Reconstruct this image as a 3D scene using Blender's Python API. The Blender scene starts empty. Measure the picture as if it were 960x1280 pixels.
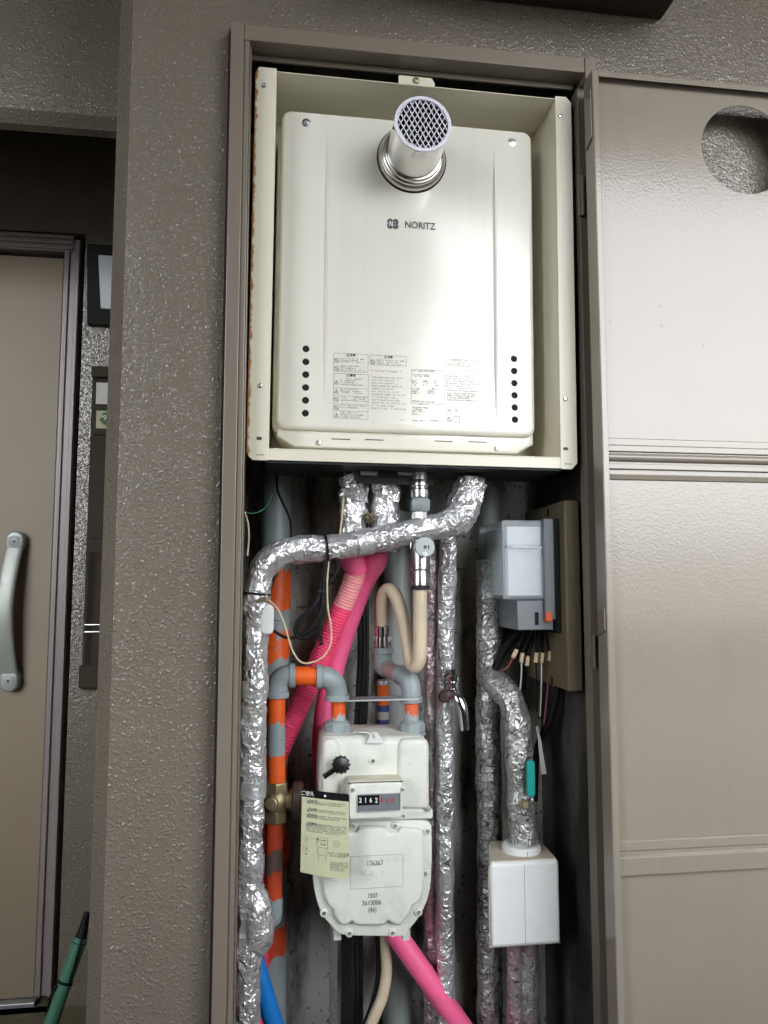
import bpy, bmesh, math, random
from mathutils import Vector, Matrix
R = math.radians
scene = bpy.context.scene
col = scene.collection

# ------------------------------------------------------------------ camera
F_PX = 960.0                       # focal length in pixels of a 960 x 1280 frame
CAM = Vector((0.0, -1.35, 1.12)); YAW = R(8.0); PIT = R(5.4)
cd = bpy.data.cameras.new('camera'); cam = bpy.data.objects.new('camera', cd); col.objects.link(cam)
cd.sensor_fit = 'VERTICAL'; cd.sensor_height = 36.0; cd.lens = 36.0 * F_PX / 1280.0
cd.clip_start = 0.02; cd.clip_end = 3000
cam.location = CAM; cam.rotation_euler = (R(90) + PIT, 0, -YAW)
scene.camera = cam
# ------------------------------------------------------------------ sky, sun, exposure
SUN_EL, SUN_ROT = R(58), R(20)     # the sun stands behind the building: the corridor is in open shade
world = bpy.data.worlds.new('World'); scene.world = world; world.use_nodes = True
wn = world.node_tree; wn.nodes.clear()
wo = wn.nodes.new('ShaderNodeOutputWorld'); wb = wn.nodes.new('ShaderNodeBackground')
sk = wn.nodes.new('ShaderNodeTexSky'); sk.sky_type = 'NISHITA'; sk.sun_disc = False
sk.sun_elevation = SUN_EL; sk.sun_rotation = SUN_ROT; sk.air_density = 1.0; sk.dust_density = 4.0; sk.ozone_density = 1.0
hs = wn.nodes.new('ShaderNodeHueSaturation'); hs.inputs['Saturation'].default_value = 0.12
wn.links.new(sk.outputs[0], hs.inputs['Color']); wn.links.new(hs.outputs[0], wb.inputs[0]); wn.links.new(wb.outputs[0], wo.inputs[0])
wb.inputs[1].default_value = 0.15
sd = bpy.data.lights.new('sun', 'SUN'); sd.energy = 1.2; sd.angle = R(12); sd.color = (1.0, 0.96, 0.9)
sun = bpy.data.objects.new('sun', sd); col.objects.link(sun)
sdir = Vector((math.sin(SUN_ROT) * math.cos(SUN_EL), math.cos(SUN_ROT) * math.cos(SUN_EL), math.sin(SUN_EL)))
sun.location = (0, 4, 8); sun.rotation_euler = sdir.to_track_quat('Z', 'Y').to_euler()
vs = scene.view_settings
vs.view_transform = 'Standard'; vs.look = 'None'; vs.gamma = 1.0; vs.use_curve_mapping = False; vs.exposure = 4.22
scene.render.engine = 'CYCLES'
scene.cycles.use_denoising = True
scene.cycles.max_bounces = 8; scene.cycles.diffuse_bounces = 5; scene.cycles.glossy_bounces = 4
scene.cycles.caustics_reflective = False; scene.cycles.caustics_refractive = False

# ------------------------------------------------------------------ placing
_f = Vector((math.sin(YAW) * math.cos(PIT), math.cos(YAW) * math.cos(PIT), math.sin(PIT)))
_r = Vector((math.cos(YAW), -math.sin(YAW), 0)); _u = _r.cross(_f)
def at(px, py, Y):
    """world point on the plane y = Y that the photograph shows at (px, py)"""
    d = _f + _r * ((px - 480) / F_PX) + _u * ((640 - py) / F_PX)
    return CAM + d * ((Y - CAM.y) / d.y)
def atx(px, py, X):
    d = _f + _r * ((px - 480) / F_PX) + _u * ((640 - py) / F_PX)
    return CAM + d * ((X - CAM.x) / d.x)
def pts(lst): return [at(*p) for p in lst]

# ------------------------------------------------------------------ materials
MATS = {}
ORG = (.80, .115, .012); GRY = (.27, .32, .33); DORG = (.62, .07, .02)
class NT:
    def __init__(s, name):
        s.m = bpy.data.materials.new(name); s.m.use_nodes = True; s.t = s.m.node_tree
        s.b = s.t.nodes['Principled BSDF']; s.tc = s.n('TexCoord'); s.geo = None
        MATS[name] = s.m
    def n(s, kind, **kw):
        x = s.t.nodes.new('ShaderNode' + kind)
        for k, v in kw.items(): setattr(x, k, v)
        return x
    def l(s, a, b): s.t.links.new(a, b)
    def co(s): return s.tc.outputs['Object']
    def pos(s):
        if s.geo is None: s.geo = s.n('NewGeometry')
        return s.geo.outputs['Position']
    def noise(s, scale, detail=3, rough=.5, vec=None, stretch=None):
        x = s.n('TexNoise'); x.inputs['Scale'].default_value = scale; x.inputs['Detail'].default_value = detail; x.inputs['Roughness'].default_value = rough
        v = vec or s.co()
        if stretch:
            mp = s.n('Mapping'); mp.inputs['Scale'].default_value = stretch; s.l(v, mp.inputs[0]); v = mp.outputs[0]
        s.l(v, x.inputs['Vector']); return x.outputs['Fac']
    def vor(s, scale, feature='F1', vec=None, rnd=1.0, out='Distance'):
        x = s.n('TexVoronoi'); x.feature = feature; x.inputs['Scale'].default_value = scale; x.inputs['Randomness'].default_value = rnd
        s.l(vec or s.co(), x.inputs['Vector']); return x.outputs[out]
    def ramp(s, fac, a, b, ca=(0, 0, 0, 1), cb=(1, 1, 1, 1)):
        x = s.n('ValToRGB'); e = x.color_ramp.elements
        e[0].position = a; e[1].position = b; e[0].color = ca; e[1].color = cb
        s.l(fac, x.inputs[0]); return x.outputs[0]
    def mix(s, fac, a, b, mode='MIX'):
        x = s.n('Mix'); x.data_type = 'RGBA'; x.blend_type = mode
        if isinstance(fac, (int, float)): x.inputs[0].default_value = fac
        else: s.l(fac, x.inputs[0])
        for sock, v in ((x.inputs[6], a), (x.inputs[7], b)):
            if isinstance(v, (tuple, list)): sock.default_value = (*v[:3], 1)
            else: s.l(v, sock)
        return x.outputs[2]
    def math(s, op, a, b=None, clamp=False):
        x = s.n('Math', operation=op); x.use_clamp = clamp
        for i, v in enumerate((a, b)):
            if v is None: continue
            if isinstance(v, (int, float)): x.inputs[i].default_value = v
            else: s.l(v, x.inputs[i])
        return x.outputs[0]
    def bump(s, h, strength, dist, prev=None):
        x = s.n('Bump'); x.inputs['Strength'].default_value = strength; x.inputs['Distance'].default_value = dist
        s.l(h, x.inputs['Height'])
        if prev is not None: s.l(prev, x.inputs['Normal'])
        return x.outputs[0]
    def set(s, col=None, rough=None, metal=None, ior=None, normal=None, trans=None, coat=None, spec=None):
        b = s.b
        def put(k, v):
            if v is None: return
            if isinstance(v, tuple): b.inputs[k].default_value = (*v[:3], 1)
            elif isinstance(v, (int, float)): b.inputs[k].default_value = v
            else: s.l(v, b.inputs[k])
        put('Base Color', col); put('Roughness', rough); put('Metallic', metal); put('IOR', ior); put('Normal', normal)
        put('Transmission Weight', trans); put('Coat Weight', coat); put('Specular IOR Level', spec)
        return s.m

def plain(name, c, rough=.5, metal=0.0, ior=1.5, var=.12, vscale=25, bump=0.0, bscale=200, rvar=.1, grime=0.0, gcol=(.10, .085, .06)):
    t = NT(name)
    n = t.noise(vscale, 4)
    lo = tuple(x * (1 - var) for x in c); hi = tuple(min(1, x * (1 + var)) for x in c)
    cc = t.mix(n, lo, hi)
    if grime:
        g1 = t.ramp(t.noise(16, 7, .7), .50, .85, (0, 0, 0, 1), (grime, grime, grime, 1)); cc = t.mix(g1, cc, gcol)
        g2 = t.ramp(t.noise(170, 3, .6), .70, .74, (0, 0, 0, 1), (grime * 1.3, grime * 1.3, grime * 1.3, 1)); cc = t.mix(g2, cc, gcol)
    rr = t.math('ADD', t.math('MULTIPLY', t.noise(vscale * 2.3, 3), rvar * 2), max(.02, rough - rvar))
    nm = t.bump(t.noise(bscale, 3), bump, .002) if bump else None
    return t.set(cc, rr, metal, ior, nm)

def stucco(name, c):
    """sprayed render under gloss paint: hard round droplets of two sizes on a grainy ground"""
    t = NT(name)
    w = t.n('TexNoise'); w.inputs['Scale'].default_value = 70; t.l(t.co(), w.inputs['Vector'])
    ad = t.n('VectorMath', operation='MULTIPLY_ADD'); t.l(w.outputs['Color'], ad.inputs[0]); ad.inputs[1].default_value = (.010, .010, .010); t.l(t.co(), ad.inputs[2])
    def drops(scale, rad, keep):
        v = t.vor(scale, 'F1', ad.outputs[0])
        q = t.math('SUBTRACT', 1.0, t.math('POWER', t.math('DIVIDE', v, rad), 2.0), True)
        k = t.ramp(t.vor(scale, 'F1', ad.outputs[0], out='Color'), keep, keep + .25)
        return t.math('MULTIPLY', t.math('SQRT', q), k)
    n = t.noise(300, 2, .5); n2 = t.noise(110, 2)
    h = t.math('ADD', t.math('ADD', drops(126, .42, .28), t.math('MULTIPLY', drops(230, .42, .2), .55)), t.math('ADD', t.math('MULTIPLY', n, .45), t.math('MULTIPLY', n2, .9)))
    nm = t.bump(h, .9, .00155)
    cc = t.mix(t.noise(4, 4), tuple(x * .9 for x in c), tuple(x * 1.1 for x in c))
    cc = t.mix(t.ramp(t.noise(420, 2), .62, .72), cc, tuple(x * .65 for x in c))
    return t.set(cc, t.math('ADD', t.math('MULTIPLY', n, .14), .075), 0, 1.72, nm)
stucco('stucco_taupe', (.170, .146, .113))

def enamel(name, c, rough, ior, bscale, bstr, scratch=True):
    t = NT(name)
    cc = t.mix(t.noise(6, 5), tuple(x * .93 for x in c), tuple(x * 1.06 for x in c))
    if scratch:
        cc = t.mix(t.ramp(t.noise(60, 5, .7), .69, .72), cc, tuple(x * .55 for x in c))
        cc = t.mix(t.ramp(t.noise(5, 6, .7, None, (3, 1, .35)), .58, .8, (0, 0, 0, 1), (.14, .14, .14, 1)), cc, (.10, .085, .065))
    if name == 'heater_enamel':
        cc = t.mix(t.ramp(t.noise(7, 6, .7, None, (4, 1, .3)), .5, .85, (0, 0, 0, 1), (.16, .16, .16, 1)), cc, (.42, .38, .27))
        cc = t.mix(t.ramp(t.noise(150, 4, .6), .735, .755), cc, (.40, .35, .24))
    nm = t.bump(t.noise(bscale, 2), bstr, .0012)
    rr = t.math('ADD', t.math('MULTIPLY', t.noise(9, 5, .65), .10), rough - .05)
    return t.set(cc, rr, 0, ior, nm)
enamel('door_enamel', (.27, .238, .192), .13, 1.58, 210, .2)
enamel('frame_enamel', (.20, .168, .132), .3, 1.5, 260, .1)
enamel('heater_enamel', (.745, .73, .65), .17, 1.6, 330, .05, False)
enamel('entrance_enamel', (.285, .232, .165), .40, 1.38, 300, .05, False)
enamel('mauve_aluminium', (.27, .225, .225), .3, 1.5, 260, .03, False)
enamel('brown_metal', (.045, .035, .024), .6, 1.25, 300, .05, False)

def box_paint():
    t = NT('aged_cream_paint'); c = (.73, .705, .60)
    cc = t.mix(t.noise(7, 4), c, (.68, .63, .49))
    sx = t.n('SeparateXYZ'); t.l(t.co(), sx.inputs[0])
    # rust creeping in from the left edge of the left flange
    d = t.math('SUBTRACT', sx.outputs[0], -.3155)
    e = t.math('ADD', d, t.math('MULTIPLY', t.math('SUBTRACT', t.noise(45, 6, .7), .52), .022))
    e2 = t.ramp(t.math('ADD', t.math('MULTIPLY', e, 80), .28, True), .42, .66, (1, 1, 1, 1), (0, 0, 0, 1))
    rust = t.mix(t.noise(120, 4), (.20, .065, .015), (.42, .20, .06))
    cc = t.mix(e2, cc, rust)
    sp = t.ramp(t.noise(140, 4, .6), .735, .76)
    cc = t.mix(sp, cc, (.25, .17, .07))
    return t.set(cc, .34, 0, 1.5, t.bump(t.noise(200, 2), .06, .001))
box_paint()

def foil(name, c=(.80, .80, .81), net=0.0, rough=.25, bstr=.9, tint=None):
    t = NT(name)
    w = t.n('Mapping'); t.l(t.co(), w.inputs[0])
    dn = t.n('TexNoise'); dn.inputs['Scale'].default_value = 40; t.l(t.co(), dn.inputs['Vector'])
    ad = t.n('VectorMath', operation='MULTIPLY_ADD'); t.l(dn.outputs['Color'], ad.inputs[0]); ad.inputs[1].default_value = (.03, .03, .03); t.l(t.co(), ad.inputs[2])
    v = ad.outputs[0]
    a = t.vor(62, 'F1', v); b = t.vor(135, 'F1', v); n = t.noise(260, 3)
    h = t.math('ADD', t.math('ADD', t.math('MULTIPLY', a, 1.0), t.math('MULTIPLY', b, .45)), t.math('MULTIPLY', n, .15))
    zone = t.ramp(t.noise(13, 3), .34, .66, (.22, .22, .22, 1), (1.25, 1.25, 1.25, 1))
    h = t.math('MULTIPLY', h, zone)
    nm = t.bump(h, bstr * .9, .0075)
    cc = t.mix(t.noise(18, 3), tuple(x * .8 for x in c), c)
    if tint: cc = t.mix(t.ramp(t.noise(9, 3), .45, .6), cc, tint)
    if net:
        e = t.vor(58, 'DISTANCE_TO_EDGE', v, .7)
        cc = t.mix(t.ramp(e, .02, .06, (net, net, net, 1), (0, 0, 0, 1)), cc, (.03, .03, .03))
    cc = t.mix(t.ramp(t.noise(15, 6, .7), .55, .78, (0, 0, 0, 1), (.55, .55, .55, 1)), cc, (.26, .24, .22))
    rr = t.math('ADD', t.math('ADD', t.math('MULTIPLY', t.noise(90, 3), .15), t.math('MULTIPLY', t.noise(11, 2), .25)), rough - .14)
    return t.set(cc, rr, .7, None, nm)
foil('foil_bright')
foil('foil_tape', (.72, .72, .73), 0, .34, .35)
foil('foil_net', (.60, .60, .59), .8, .3, .55)
foil('foil_dull', (.55, .54, .55), .55, .3, .5, (.42, .36, .38))
foil('foil_pink', (.52, .46, .47), .35, .32, .5, (.55, .40, .43))

def concrete():
    t = NT('stained_concrete'); c = (.47, .485, .455)
    cc = t.mix(t.noise(11, 6, .6), (.33, .345, .33), c)
    cc = t.mix(t.ramp(t.noise(3.2, 4), .42, .62), cc, (.44, .41, .33))
    mould = t.ramp(t.noise(7.5, 8, .66, None, (1.7, 1, .5)), .47, .66)
    cc = t.mix(mould, cc, (.045, .043, .038))
    cc = t.mix(t.ramp(t.noise(75, 4), .64, .69), cc, (.07, .07, .065))
    return t.set(cc, .8, 0, 1.45, t.bump(t.noise(90, 5), .3, .002))
concrete()
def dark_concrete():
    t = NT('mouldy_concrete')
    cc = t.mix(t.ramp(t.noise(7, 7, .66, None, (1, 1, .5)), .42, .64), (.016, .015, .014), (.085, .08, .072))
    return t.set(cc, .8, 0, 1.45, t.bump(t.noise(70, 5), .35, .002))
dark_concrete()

def banded(name, stops, amp=.008, nscale=60, rough=.42, bump=.1, runs=False, patches=False):
    """paint sprayed over a pipe in bands: stops = [(height, colour below it) ...], last colour above"""
    t = NT(name); sx = t.n('SeparateXYZ'); t.l(t.pos(), sx.inputs[0])
    st = (1, 1, .25) if runs else None
    z = t.math('ADD', sx.outputs[2], t.math('MULTIPLY', t.math('SUBTRACT', t.noise(nscale, 3, .6, t.pos(), st), .5), amp * 5))
    cc = None
    for i, (h, c) in enumerate(stops):
        if cc is None: cc = c; prev_h = h; continue
        k = t.math('GREATER_THAN', z, prev_h)
        cc = t.mix(k, cc, c); prev_h = h
    cc = t.mix(t.ramp(t.noise(38, 4), .3, .75), cc, (.32, .22, .16), 'MULTIPLY') if False else cc
    if patches:
        cc = t.mix(t.ramp(t.noise(34, 5, .65, t.pos(), (1, 1, .5)), .60, .63), cc, GRY)
        cc = t.mix(t.ramp(t.noise(55, 6, .7, t.pos()), .66, .69), cc, (.10, .07, .055))
    dirt = t.mix(t.noise(30, 5, .6), (.72, .72, .72), (1.05, 1.05, 1.05))
    cc = t.mix(1.0, cc, dirt, 'MULTIPLY')
    return t.set(cc, rough, 0, 1.5, t.bump(t.noise(220, 3), bump, .0015))

plain('orange_paint', ORG, .45, bump=.15, grime=.4)
plain('grey_paint', GRY, .42, bump=.15, grime=.4)
plain('rusty_grey_paint', (.30, .22, .20), .5, var=.35, bump=.2)
plain('galvanized', (.45, .47, .48), .42, .7, var=.2, vscale=60)
plain('steel_satin', (.62, .63, .64), .28, 1.0, var=.1, bump=.03)
plain('disc_grey', (.36, .40, .40), .4)
plain('chrome', (.75, .75, .76), .08, 1.0, var=.05)
plain('stainless', (.66, .65, .62), .22, 1.0, var=.06)
plain('brass_old', (.36, .30, .17), .45, .75, var=.3, vscale=40, bump=.2)
plain('dark_brown_plastic', (.05, .03, .022), .45)
plain('pink_plastic', (.88, .075, .19), .45, bump=.06, var=.08, grime=.22)
plain('pink_bright', (.92, .135, .31), .42, bump=.08, var=.06, grime=.22)
plain('pink_faded', (.85, .33, .34), .5)
plain('blue_plastic', (.006, .19, .60), .35, var=.08, grime=.22)
plain('cream_hose', (.60, .50, .36), .5, var=.08, bump=.05, grime=.22)
plain('black_rubber', (.008, .008, .009), .55, ior=1.25)
plain('charcoal_rubber', (.022, .024, .025), .55, ior=1.3)
plain('black_gloss', (.008, .008, .009), .25)
plain('void_black', (.004, .004, .005), .8)
plain('beige_wire', (.55, .43, .27), .5)
plain('green_wire', (.03, .2, .08), .5)
plain('red_wire', (.30, .08, .09), .5)
plain('white_wire', (.6, .6, .58), .5)
plain('pvc_grey', (.27, .295, .285), .45, var=.15, vscale=8)
plain('meter_paint', (.68, .70, .63), .38, bump=.12, bscale=330, var=.03, grime=.35)
plain('dusty_meter_paint', (.56, .53, .43), .55, var=.2, vscale=50)
plain('white_plastic', (.66, .68, .66), .4, var=.05)
plain('dusty_foam', (.50, .44, .34), .8, var=.35, vscale=30, bump=.3)
plain('foam_white', (.70, .72, .71), .6, var=.05, vscale=12, bump=.10, grime=.14)
plain('tape_dark', (.12, .10, .07), .6)
plain('teal_plastic', (.004, .30, .27), .4)
plain('board_beige', (.14, .115, .065), .6, var=.15, bump=.08)
plain('grey_plate', (.16, .18, .20), .35)
plain('meter_inner', (.74, .79, .82), .45)
plain('orange_tab', (.75, .10, .03), .45)
plain('print_dark', (.05, .05, .055), .5)
plain('print_grey', (.16, .17, .17), .5)
plain('print_soft', (.32, .33, .32), .5)
plain('emboss_grey', (.36, .40, .37), .5)
plain('logo_charcoal', (.055, .055, .065), .35)
plain('red_print', (.42, .03, .05), .5)
plain('white_print', (.75, .75, .75), .5)
plain('card_green', (.50, .51, .33), .6, var=.06, vscale=15)
plain('paper_white', (.62, .61, .57), .6)
plain('alcove_floor', (.145, .125, .075), .6, var=.25, vscale=35, bump=.2)
plain('corridor_floor', (.17, .165, .15), .6, var=.2, bump=.2)
plain('asphalt', (.05, .05, .05), .8, var=.3)
plain('ceiling_paint', (.22, .21, .19), .8, var=.1)
plain('parapet_render', (.14, .125, .105), .7, var=.1)
plain('lamp_diffuser', (.52, .58, .62), .3, var=.03)
plain('handle_metal', (.34, .36, .33), .42, .35, var=.05)
plain('green_pole', (.065, .21, .135), .35, var=.1)
plain('leaf_green_print', (.05, .14, .05), .6)
plain('tan_plate', (.40, .40, .26), .5)
plain('sealant_shadow', (.02, .02, .02), .8)
plain('grille_white', (.70, .70, .78), .4)
plain('flue_dark', (.006, .005, .022), .5)
def clear():
    t = NT('clear_cover'); t.b.inputs['Alpha'].default_value = .34
    return t.set((.62, .68, .73), .12, 0, 1.5, t.bump(t.noise(12, 2), .1, .002))
clear()

# ------------------------------------------------------------------ mesh building
class MB:
    def __init__(s): s.v = []; s.f = []
    def add(s, vs, fs):
        o = len(s.v); s.v += [Vector(p) for p in vs]; s.f += [tuple(i + o for i in q) for q in fs]; return s
    def box(s, x0, x1, y0, y1, z0, z1):
        v = [(x, y, z) for z in (z0, z1) for y in (y0, y1) for x in (x0, x1)]
        return s.add(v, [(0, 2, 3, 1), (4, 5, 7, 6), (0, 1, 5, 4), (2, 6, 7, 3), (0, 4, 6, 2), (1, 3, 7, 5)])
    def obox(s, c, ax, ay, az, hx, hy, hz):
        c = Vector(c); ax, ay, az = (Vector(a).normalized() for a in (ax, ay, az))
        v = [c + ax * (hx * i) + ay * (hy * j) + az * (hz * k) for k in (-1, 1) for j in (-1, 1) for i in (-1, 1)]
        return s.add(v, [(0, 2, 3, 1), (4, 5, 7, 6), (0, 1, 5, 4), (2, 6, 7, 3), (0, 4, 6, 2), (1, 3, 7, 5)])
    def prism(s, o, y0, y1, o2=None):
        """outline [(x,z)] between y0 (front) and y1 (back); o2: outline at y1"""
        n = len(o); o2 = o2 or o
        v = [(x, y0, z) for x, z in o] + [(x, y1, z) for x, z in o2]
        f = [tuple(range(n)), tuple(range(2 * n - 1, n - 1, -1))]
        f += [(i, i + n, (i + 1) % n + n, (i + 1) % n) for i in range(n)]
        return s.add(v, f)
    def dome(s, layers):
        """stack of outlines [(outline, y)] from front to back, front capped"""
        n = len(layers[0][0]); v = []; f = [tuple(range(n))]
        for o, y in layers: v += [(x, y, z) for x, z in o]
        for k in range(len(layers) - 1):
            a = k * n; b = a + n
            f += [(a + i, b + i, b + (i + 1) % n, a + (i + 1) % n) for i in range(n)]
        f.append(tuple(range(len(v) - 1, len(v) - n - 1, -1)))
        return s.add(v, f)
    def lathe(s, prof, o, axis, seg=32, ph=0.0):
        """prof [(radius, height along axis)]"""
        a = Vector(axis).normalized(); o = Vector(o)
        t = Vector((0, 0, 1)) if abs(a.z) < .9 else Vector((1, 0, 0))
        x = t.cross(a).normalized(); y = a.cross(x)
        v = []; f = []
        for r, h in prof:
            for i in range(seg):
                w = 2 * math.pi * i / seg + ph
                v.append(o + a * h + (x * math.cos(w) + y * math.sin(w)) * r)
        for k in range(len(prof) - 1):
            for i in range(seg):
                j = (i + 1) % seg
                f.append((k * seg + i, k * seg + j, (k + 1) * seg + j, (k + 1) * seg + i))
        if prof[0][0] > 1e-6: f.append(tuple(range(seg - 1, -1, -1)))
        if prof[-1][0] > 1e-6: f.append(tuple(range((len(prof) - 1) * seg, len(prof) * seg)))
        return s.add(v, f)
    def tube(s, path, r, seg=16, jit=0.0, rng=None, ends=True):
        """r: number or function of arc length and fraction"""
        n = len(path); path = [Vector(p) for p in path]
        tang = []
        for i in range(n):
            d = path[min(i + 1, n - 1)] - path[max(i - 1, 0)]
            tang.append(d.normalized())
        nrm = tang[0].orthogonal().normalized(); v = []; f = []; L = 0
        for i in range(n):
            if i:
                L += (path[i] - path[i - 1]).length
                nrm = (nrm - tang[i] * nrm.dot(tang[i])).normalized()
            b = tang[i].cross(nrm); rr = r(L, i / (n - 1)) if callable(r) else r
            for k in range(seg):
                w = 2 * math.pi * k / seg
                q = rr + (rng.uniform(-jit, jit) if rng else 0)
                v.append(path[i] + (nrm * math.cos(w) + b * math.sin(w)) * q)
        for i in range(n - 1):
            for k in range(seg):
                m = (k + 1) % seg
                f.append((i * seg + k, i * seg + m, (i + 1) * seg + m, (i + 1) * seg + k))
        if ends:
            f.append(tuple(range(seg - 1, -1, -1))); f.append(tuple(range((n - 1) * seg, n * seg)))
        return s.add(v, f)
    def ribbon_marks(s, quads): 
        for q in quads: s.add(q, [(0, 1, 2, 3)])
        return s
    def build(s, name, mat, parent=None, smooth=35, bevel=0, bseg=2):
        me = bpy.data.meshes.new(name)
        off = world_loc(parent) if parent else Vector((0, 0, 0))
        me.from_pydata([tuple(p - off) for p in s.v], [], s.f)
        bm = bmesh.new(); bm.from_mesh(me); bmesh.ops.recalc_face_normals(bm, faces=bm.faces); bm.to_mesh(me); bm.free()
        me.materials.append(MATS[mat])
        if smooth:
            for p in me.polygons: p.use_smooth = True
            me.set_sharp_from_angle(angle=R(smooth))
        o = bpy.data.objects.new(name, me); col.objects.link(o)
        if parent: o.parent = parent
        if bevel:
            b = o.modifiers.new('bevel', 'BEVEL'); b.width = bevel; b.segments = bseg; b.limit_method = 'ANGLE'; b.angle_limit = R(35); b.harden_normals = False
        return o
LOC = {}
def world_loc(o):
    while o.parent: o = o.parent
    return LOC.get(o.name, Vector((0, 0, 0)))
def tag(o, label, cat, group=None):
    o['label'] = label; o['category'] = cat
    if group: o['group'] = group
    return o
def thing(name, label, cat, loc, group=None):
    o = bpy.data.objects.new(name, None); col.objects.link(o)
    o.location = loc; o.empty_display_size = .05; LOC[o.name] = Vector(loc)
    return tag(o, label, cat, group)
def struct(o): o['kind'] = 'structure'; return o

def smooth_path(P, step=.006):
    """Catmull-Rom through the points, resampled evenly"""
    P = [Vector(p) for p in P]
    Q = [P[0] * 2 - P[1]] + P + [P[-1] * 2 - P[-2]]
    out = []
    for i in range(1, len(Q) - 2):
        a, b, c, d = Q[i - 1:i + 3]; n = max(2, int((c - b).length / step))
        for k in range(n):
            t = k / n
            out.append(.5 * (2 * b + (c - a) * t + (2 * a - 5 * b + 4 * c - d) * t * t + (3 * b - a - 3 * c + d) * t ** 3))
    out.append(P[-1]); return out
def rrect(x0, x1, z0, z1, r, n=6):
    o = []
    for cx, cz, a in ((x1 - r, z1 - r, 0), (x0 + r, z1 - r, 90), (x0 + r, z0 + r, 180), (x1 - r, z0 + r, 270)):
        for k in range(n + 1):
            w = R(a + 90 * k / n); o.append((cx + r * math.cos(w), cz + r * math.sin(w)))
    return o
def inset(o, d):
    """move every edge of a counter-clockwise outline inwards by d"""
    n = len(o); out = []
    for i in range(n):
        p, q, r = Vector(o[i - 1]), Vector(o[i]), Vector(o[(i + 1) % n])
        a = (q - p); b = (r - q)
        if a.length < 1e-9: a = b
        if b.length < 1e-9: b = a
        na = Vector((-a.y, a.x)).normalized(); nb = Vector((-b.y, b.x)).normalized()
        m = (na + nb); k = m.length_squared
        out.append(tuple(q + m * (2 * d / k if k > .3 else d)))
    return out
def slab(outline, yf, yb, r, n=4):
    """outline with a rounded front edge of radius r"""
    L = []
    for k in range(n + 1):
        w = R(90 * k / n); L.append((inset(outline, r * (1 - math.sin(w))), yf + r * (1 - math.cos(w))))
    L.append((outline, yb)); return L
def text(name, body, mat, parent, origin, size, xdir=(1, 0, 0), zdir=(0, 0, 1), depth=.0004, align='CENTER', sx=1.0, wrap=None, bold=0.0):
    cu = bpy.data.curves.new('t', 'FONT'); cu.body = body; cu.size = size; cu.align_x = align; cu.align_y = 'CENTER'; cu.extrude = depth; cu.offset = bold; cu.resolution_u = 3
    ob = bpy.data.objects.new('t', cu); col.objects.link(ob)
    dg = bpy.context.evaluated_depsgraph_get(); me = bpy.data.meshes.new_from_object(ob.evaluated_get(dg))
    bpy.data.objects.remove(ob); bpy.data.curves.remove(cu)
    xd = Vector(xdir).normalized(); zd = Vector(zdir).normalized(); nd = xd.cross(zd)
    O = Vector(origin) - (world_loc(parent) if parent else Vector())
    for v in me.vertices:
        q = O + xd * (v.co.x * sx) + zd * v.co.y + nd * v.co.z
        v.co = wrap(q) if wrap else q
    me.name = name; me.materials.clear(); me.materials.append(MATS[mat])
    o = bpy.data.objects.new(name, me); col.objects.link(o); o.parent = parent
    return o
def screw(parent, p, r=.0045, axis=(0, -1, 0), mat='steel_satin', name='screw', washer=False):
    m = MB()
    if washer: m.lathe([(r * 1.7, 0), (r * 1.7, .0012), (r * 1.2, .0016)], p, axis, 18)
    m.lathe([(r, 0), (r, r * .3), (r * .8, r * .55), (r * .45, r * .62), (r * .42, r * .25), (0, r * .2)], p, axis, 16)
    return m.build(name, mat, parent)

# ================================================================== the setting
WALL_Y = .035
g = MB(); g.add([(-900, -900, -.2), (900, -900, -.2), (900, 900, -.2), (-900, 900, -.2)], [(0, 1, 2, 3)])
struct(g.build('ground', 'asphalt', smooth=0))
struct(MB().box(-5, 5, -1.9, .34, -.15, 0).build('corridor_floor', 'corridor_floor', smooth=0))
struct(MB().box(-2.2, -.335, .345, 1.1, -.15, .004).build('alcove_floor', 'alcove_floor', smooth=0))
struct(MB().box(-5, 5, -1.9, 4.5, 3.0, 3.25).build('ceiling', 'ceiling_paint', smooth=0))

# stucco wall round the cabinet: chamfered left corner, opening for the cabinet
w = thing('stucco_wall', 'taupe rough stucco wall around the open meter cabinet', 'wall', (-.3, WALL_Y, 0))
cx = at(157, 300, WALL_Y).x; ch = .030
m = MB()
OL, OR_, OT = -.094, .612, 2.150
L = cx
m.add([(L, WALL_Y, 0), (OL, WALL_Y, 0), (OL, WALL_Y, 3.0), (L, WALL_Y, 3.0)], [(0, 1, 2, 3)])
m.add([(OL, WALL_Y, OT), (OR_, WALL_Y, OT), (OR_, WALL_Y, 3.0), (OL, WALL_Y, 3.0)], [(0, 1, 2, 3)])
m.add([(OR_, WALL_Y, 0), (5, WALL_Y, 0), (5, WALL_Y, 3.0), (OR_, WALL_Y, 3.0)], [(0, 1, 2, 3)])
m.add([(L, WALL_Y, 0), (L, WALL_Y, 3.0), (L - ch * .95, WALL_Y + ch, 3.0), (L - ch * .95, WALL_Y + ch, 0)], [(0, 1, 2, 3)])
m.add([(L - ch * .95, WALL_Y + ch, 0), (L - ch * .95, WALL_Y + ch, 3.0), (L - ch * .95, 4.4, 3.0), (L - ch * .95, 4.4, 0)], [(0, 1, 2, 3)])
m.add([(5, WALL_Y, 0), (5, 4.4, 0), (5, 4.4, 3.0), (5, WALL_Y, 3.0)], [(0, 1, 2, 3)])
m.build('wall_face', 'stucco_taupe', w, smooth=0)

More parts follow.
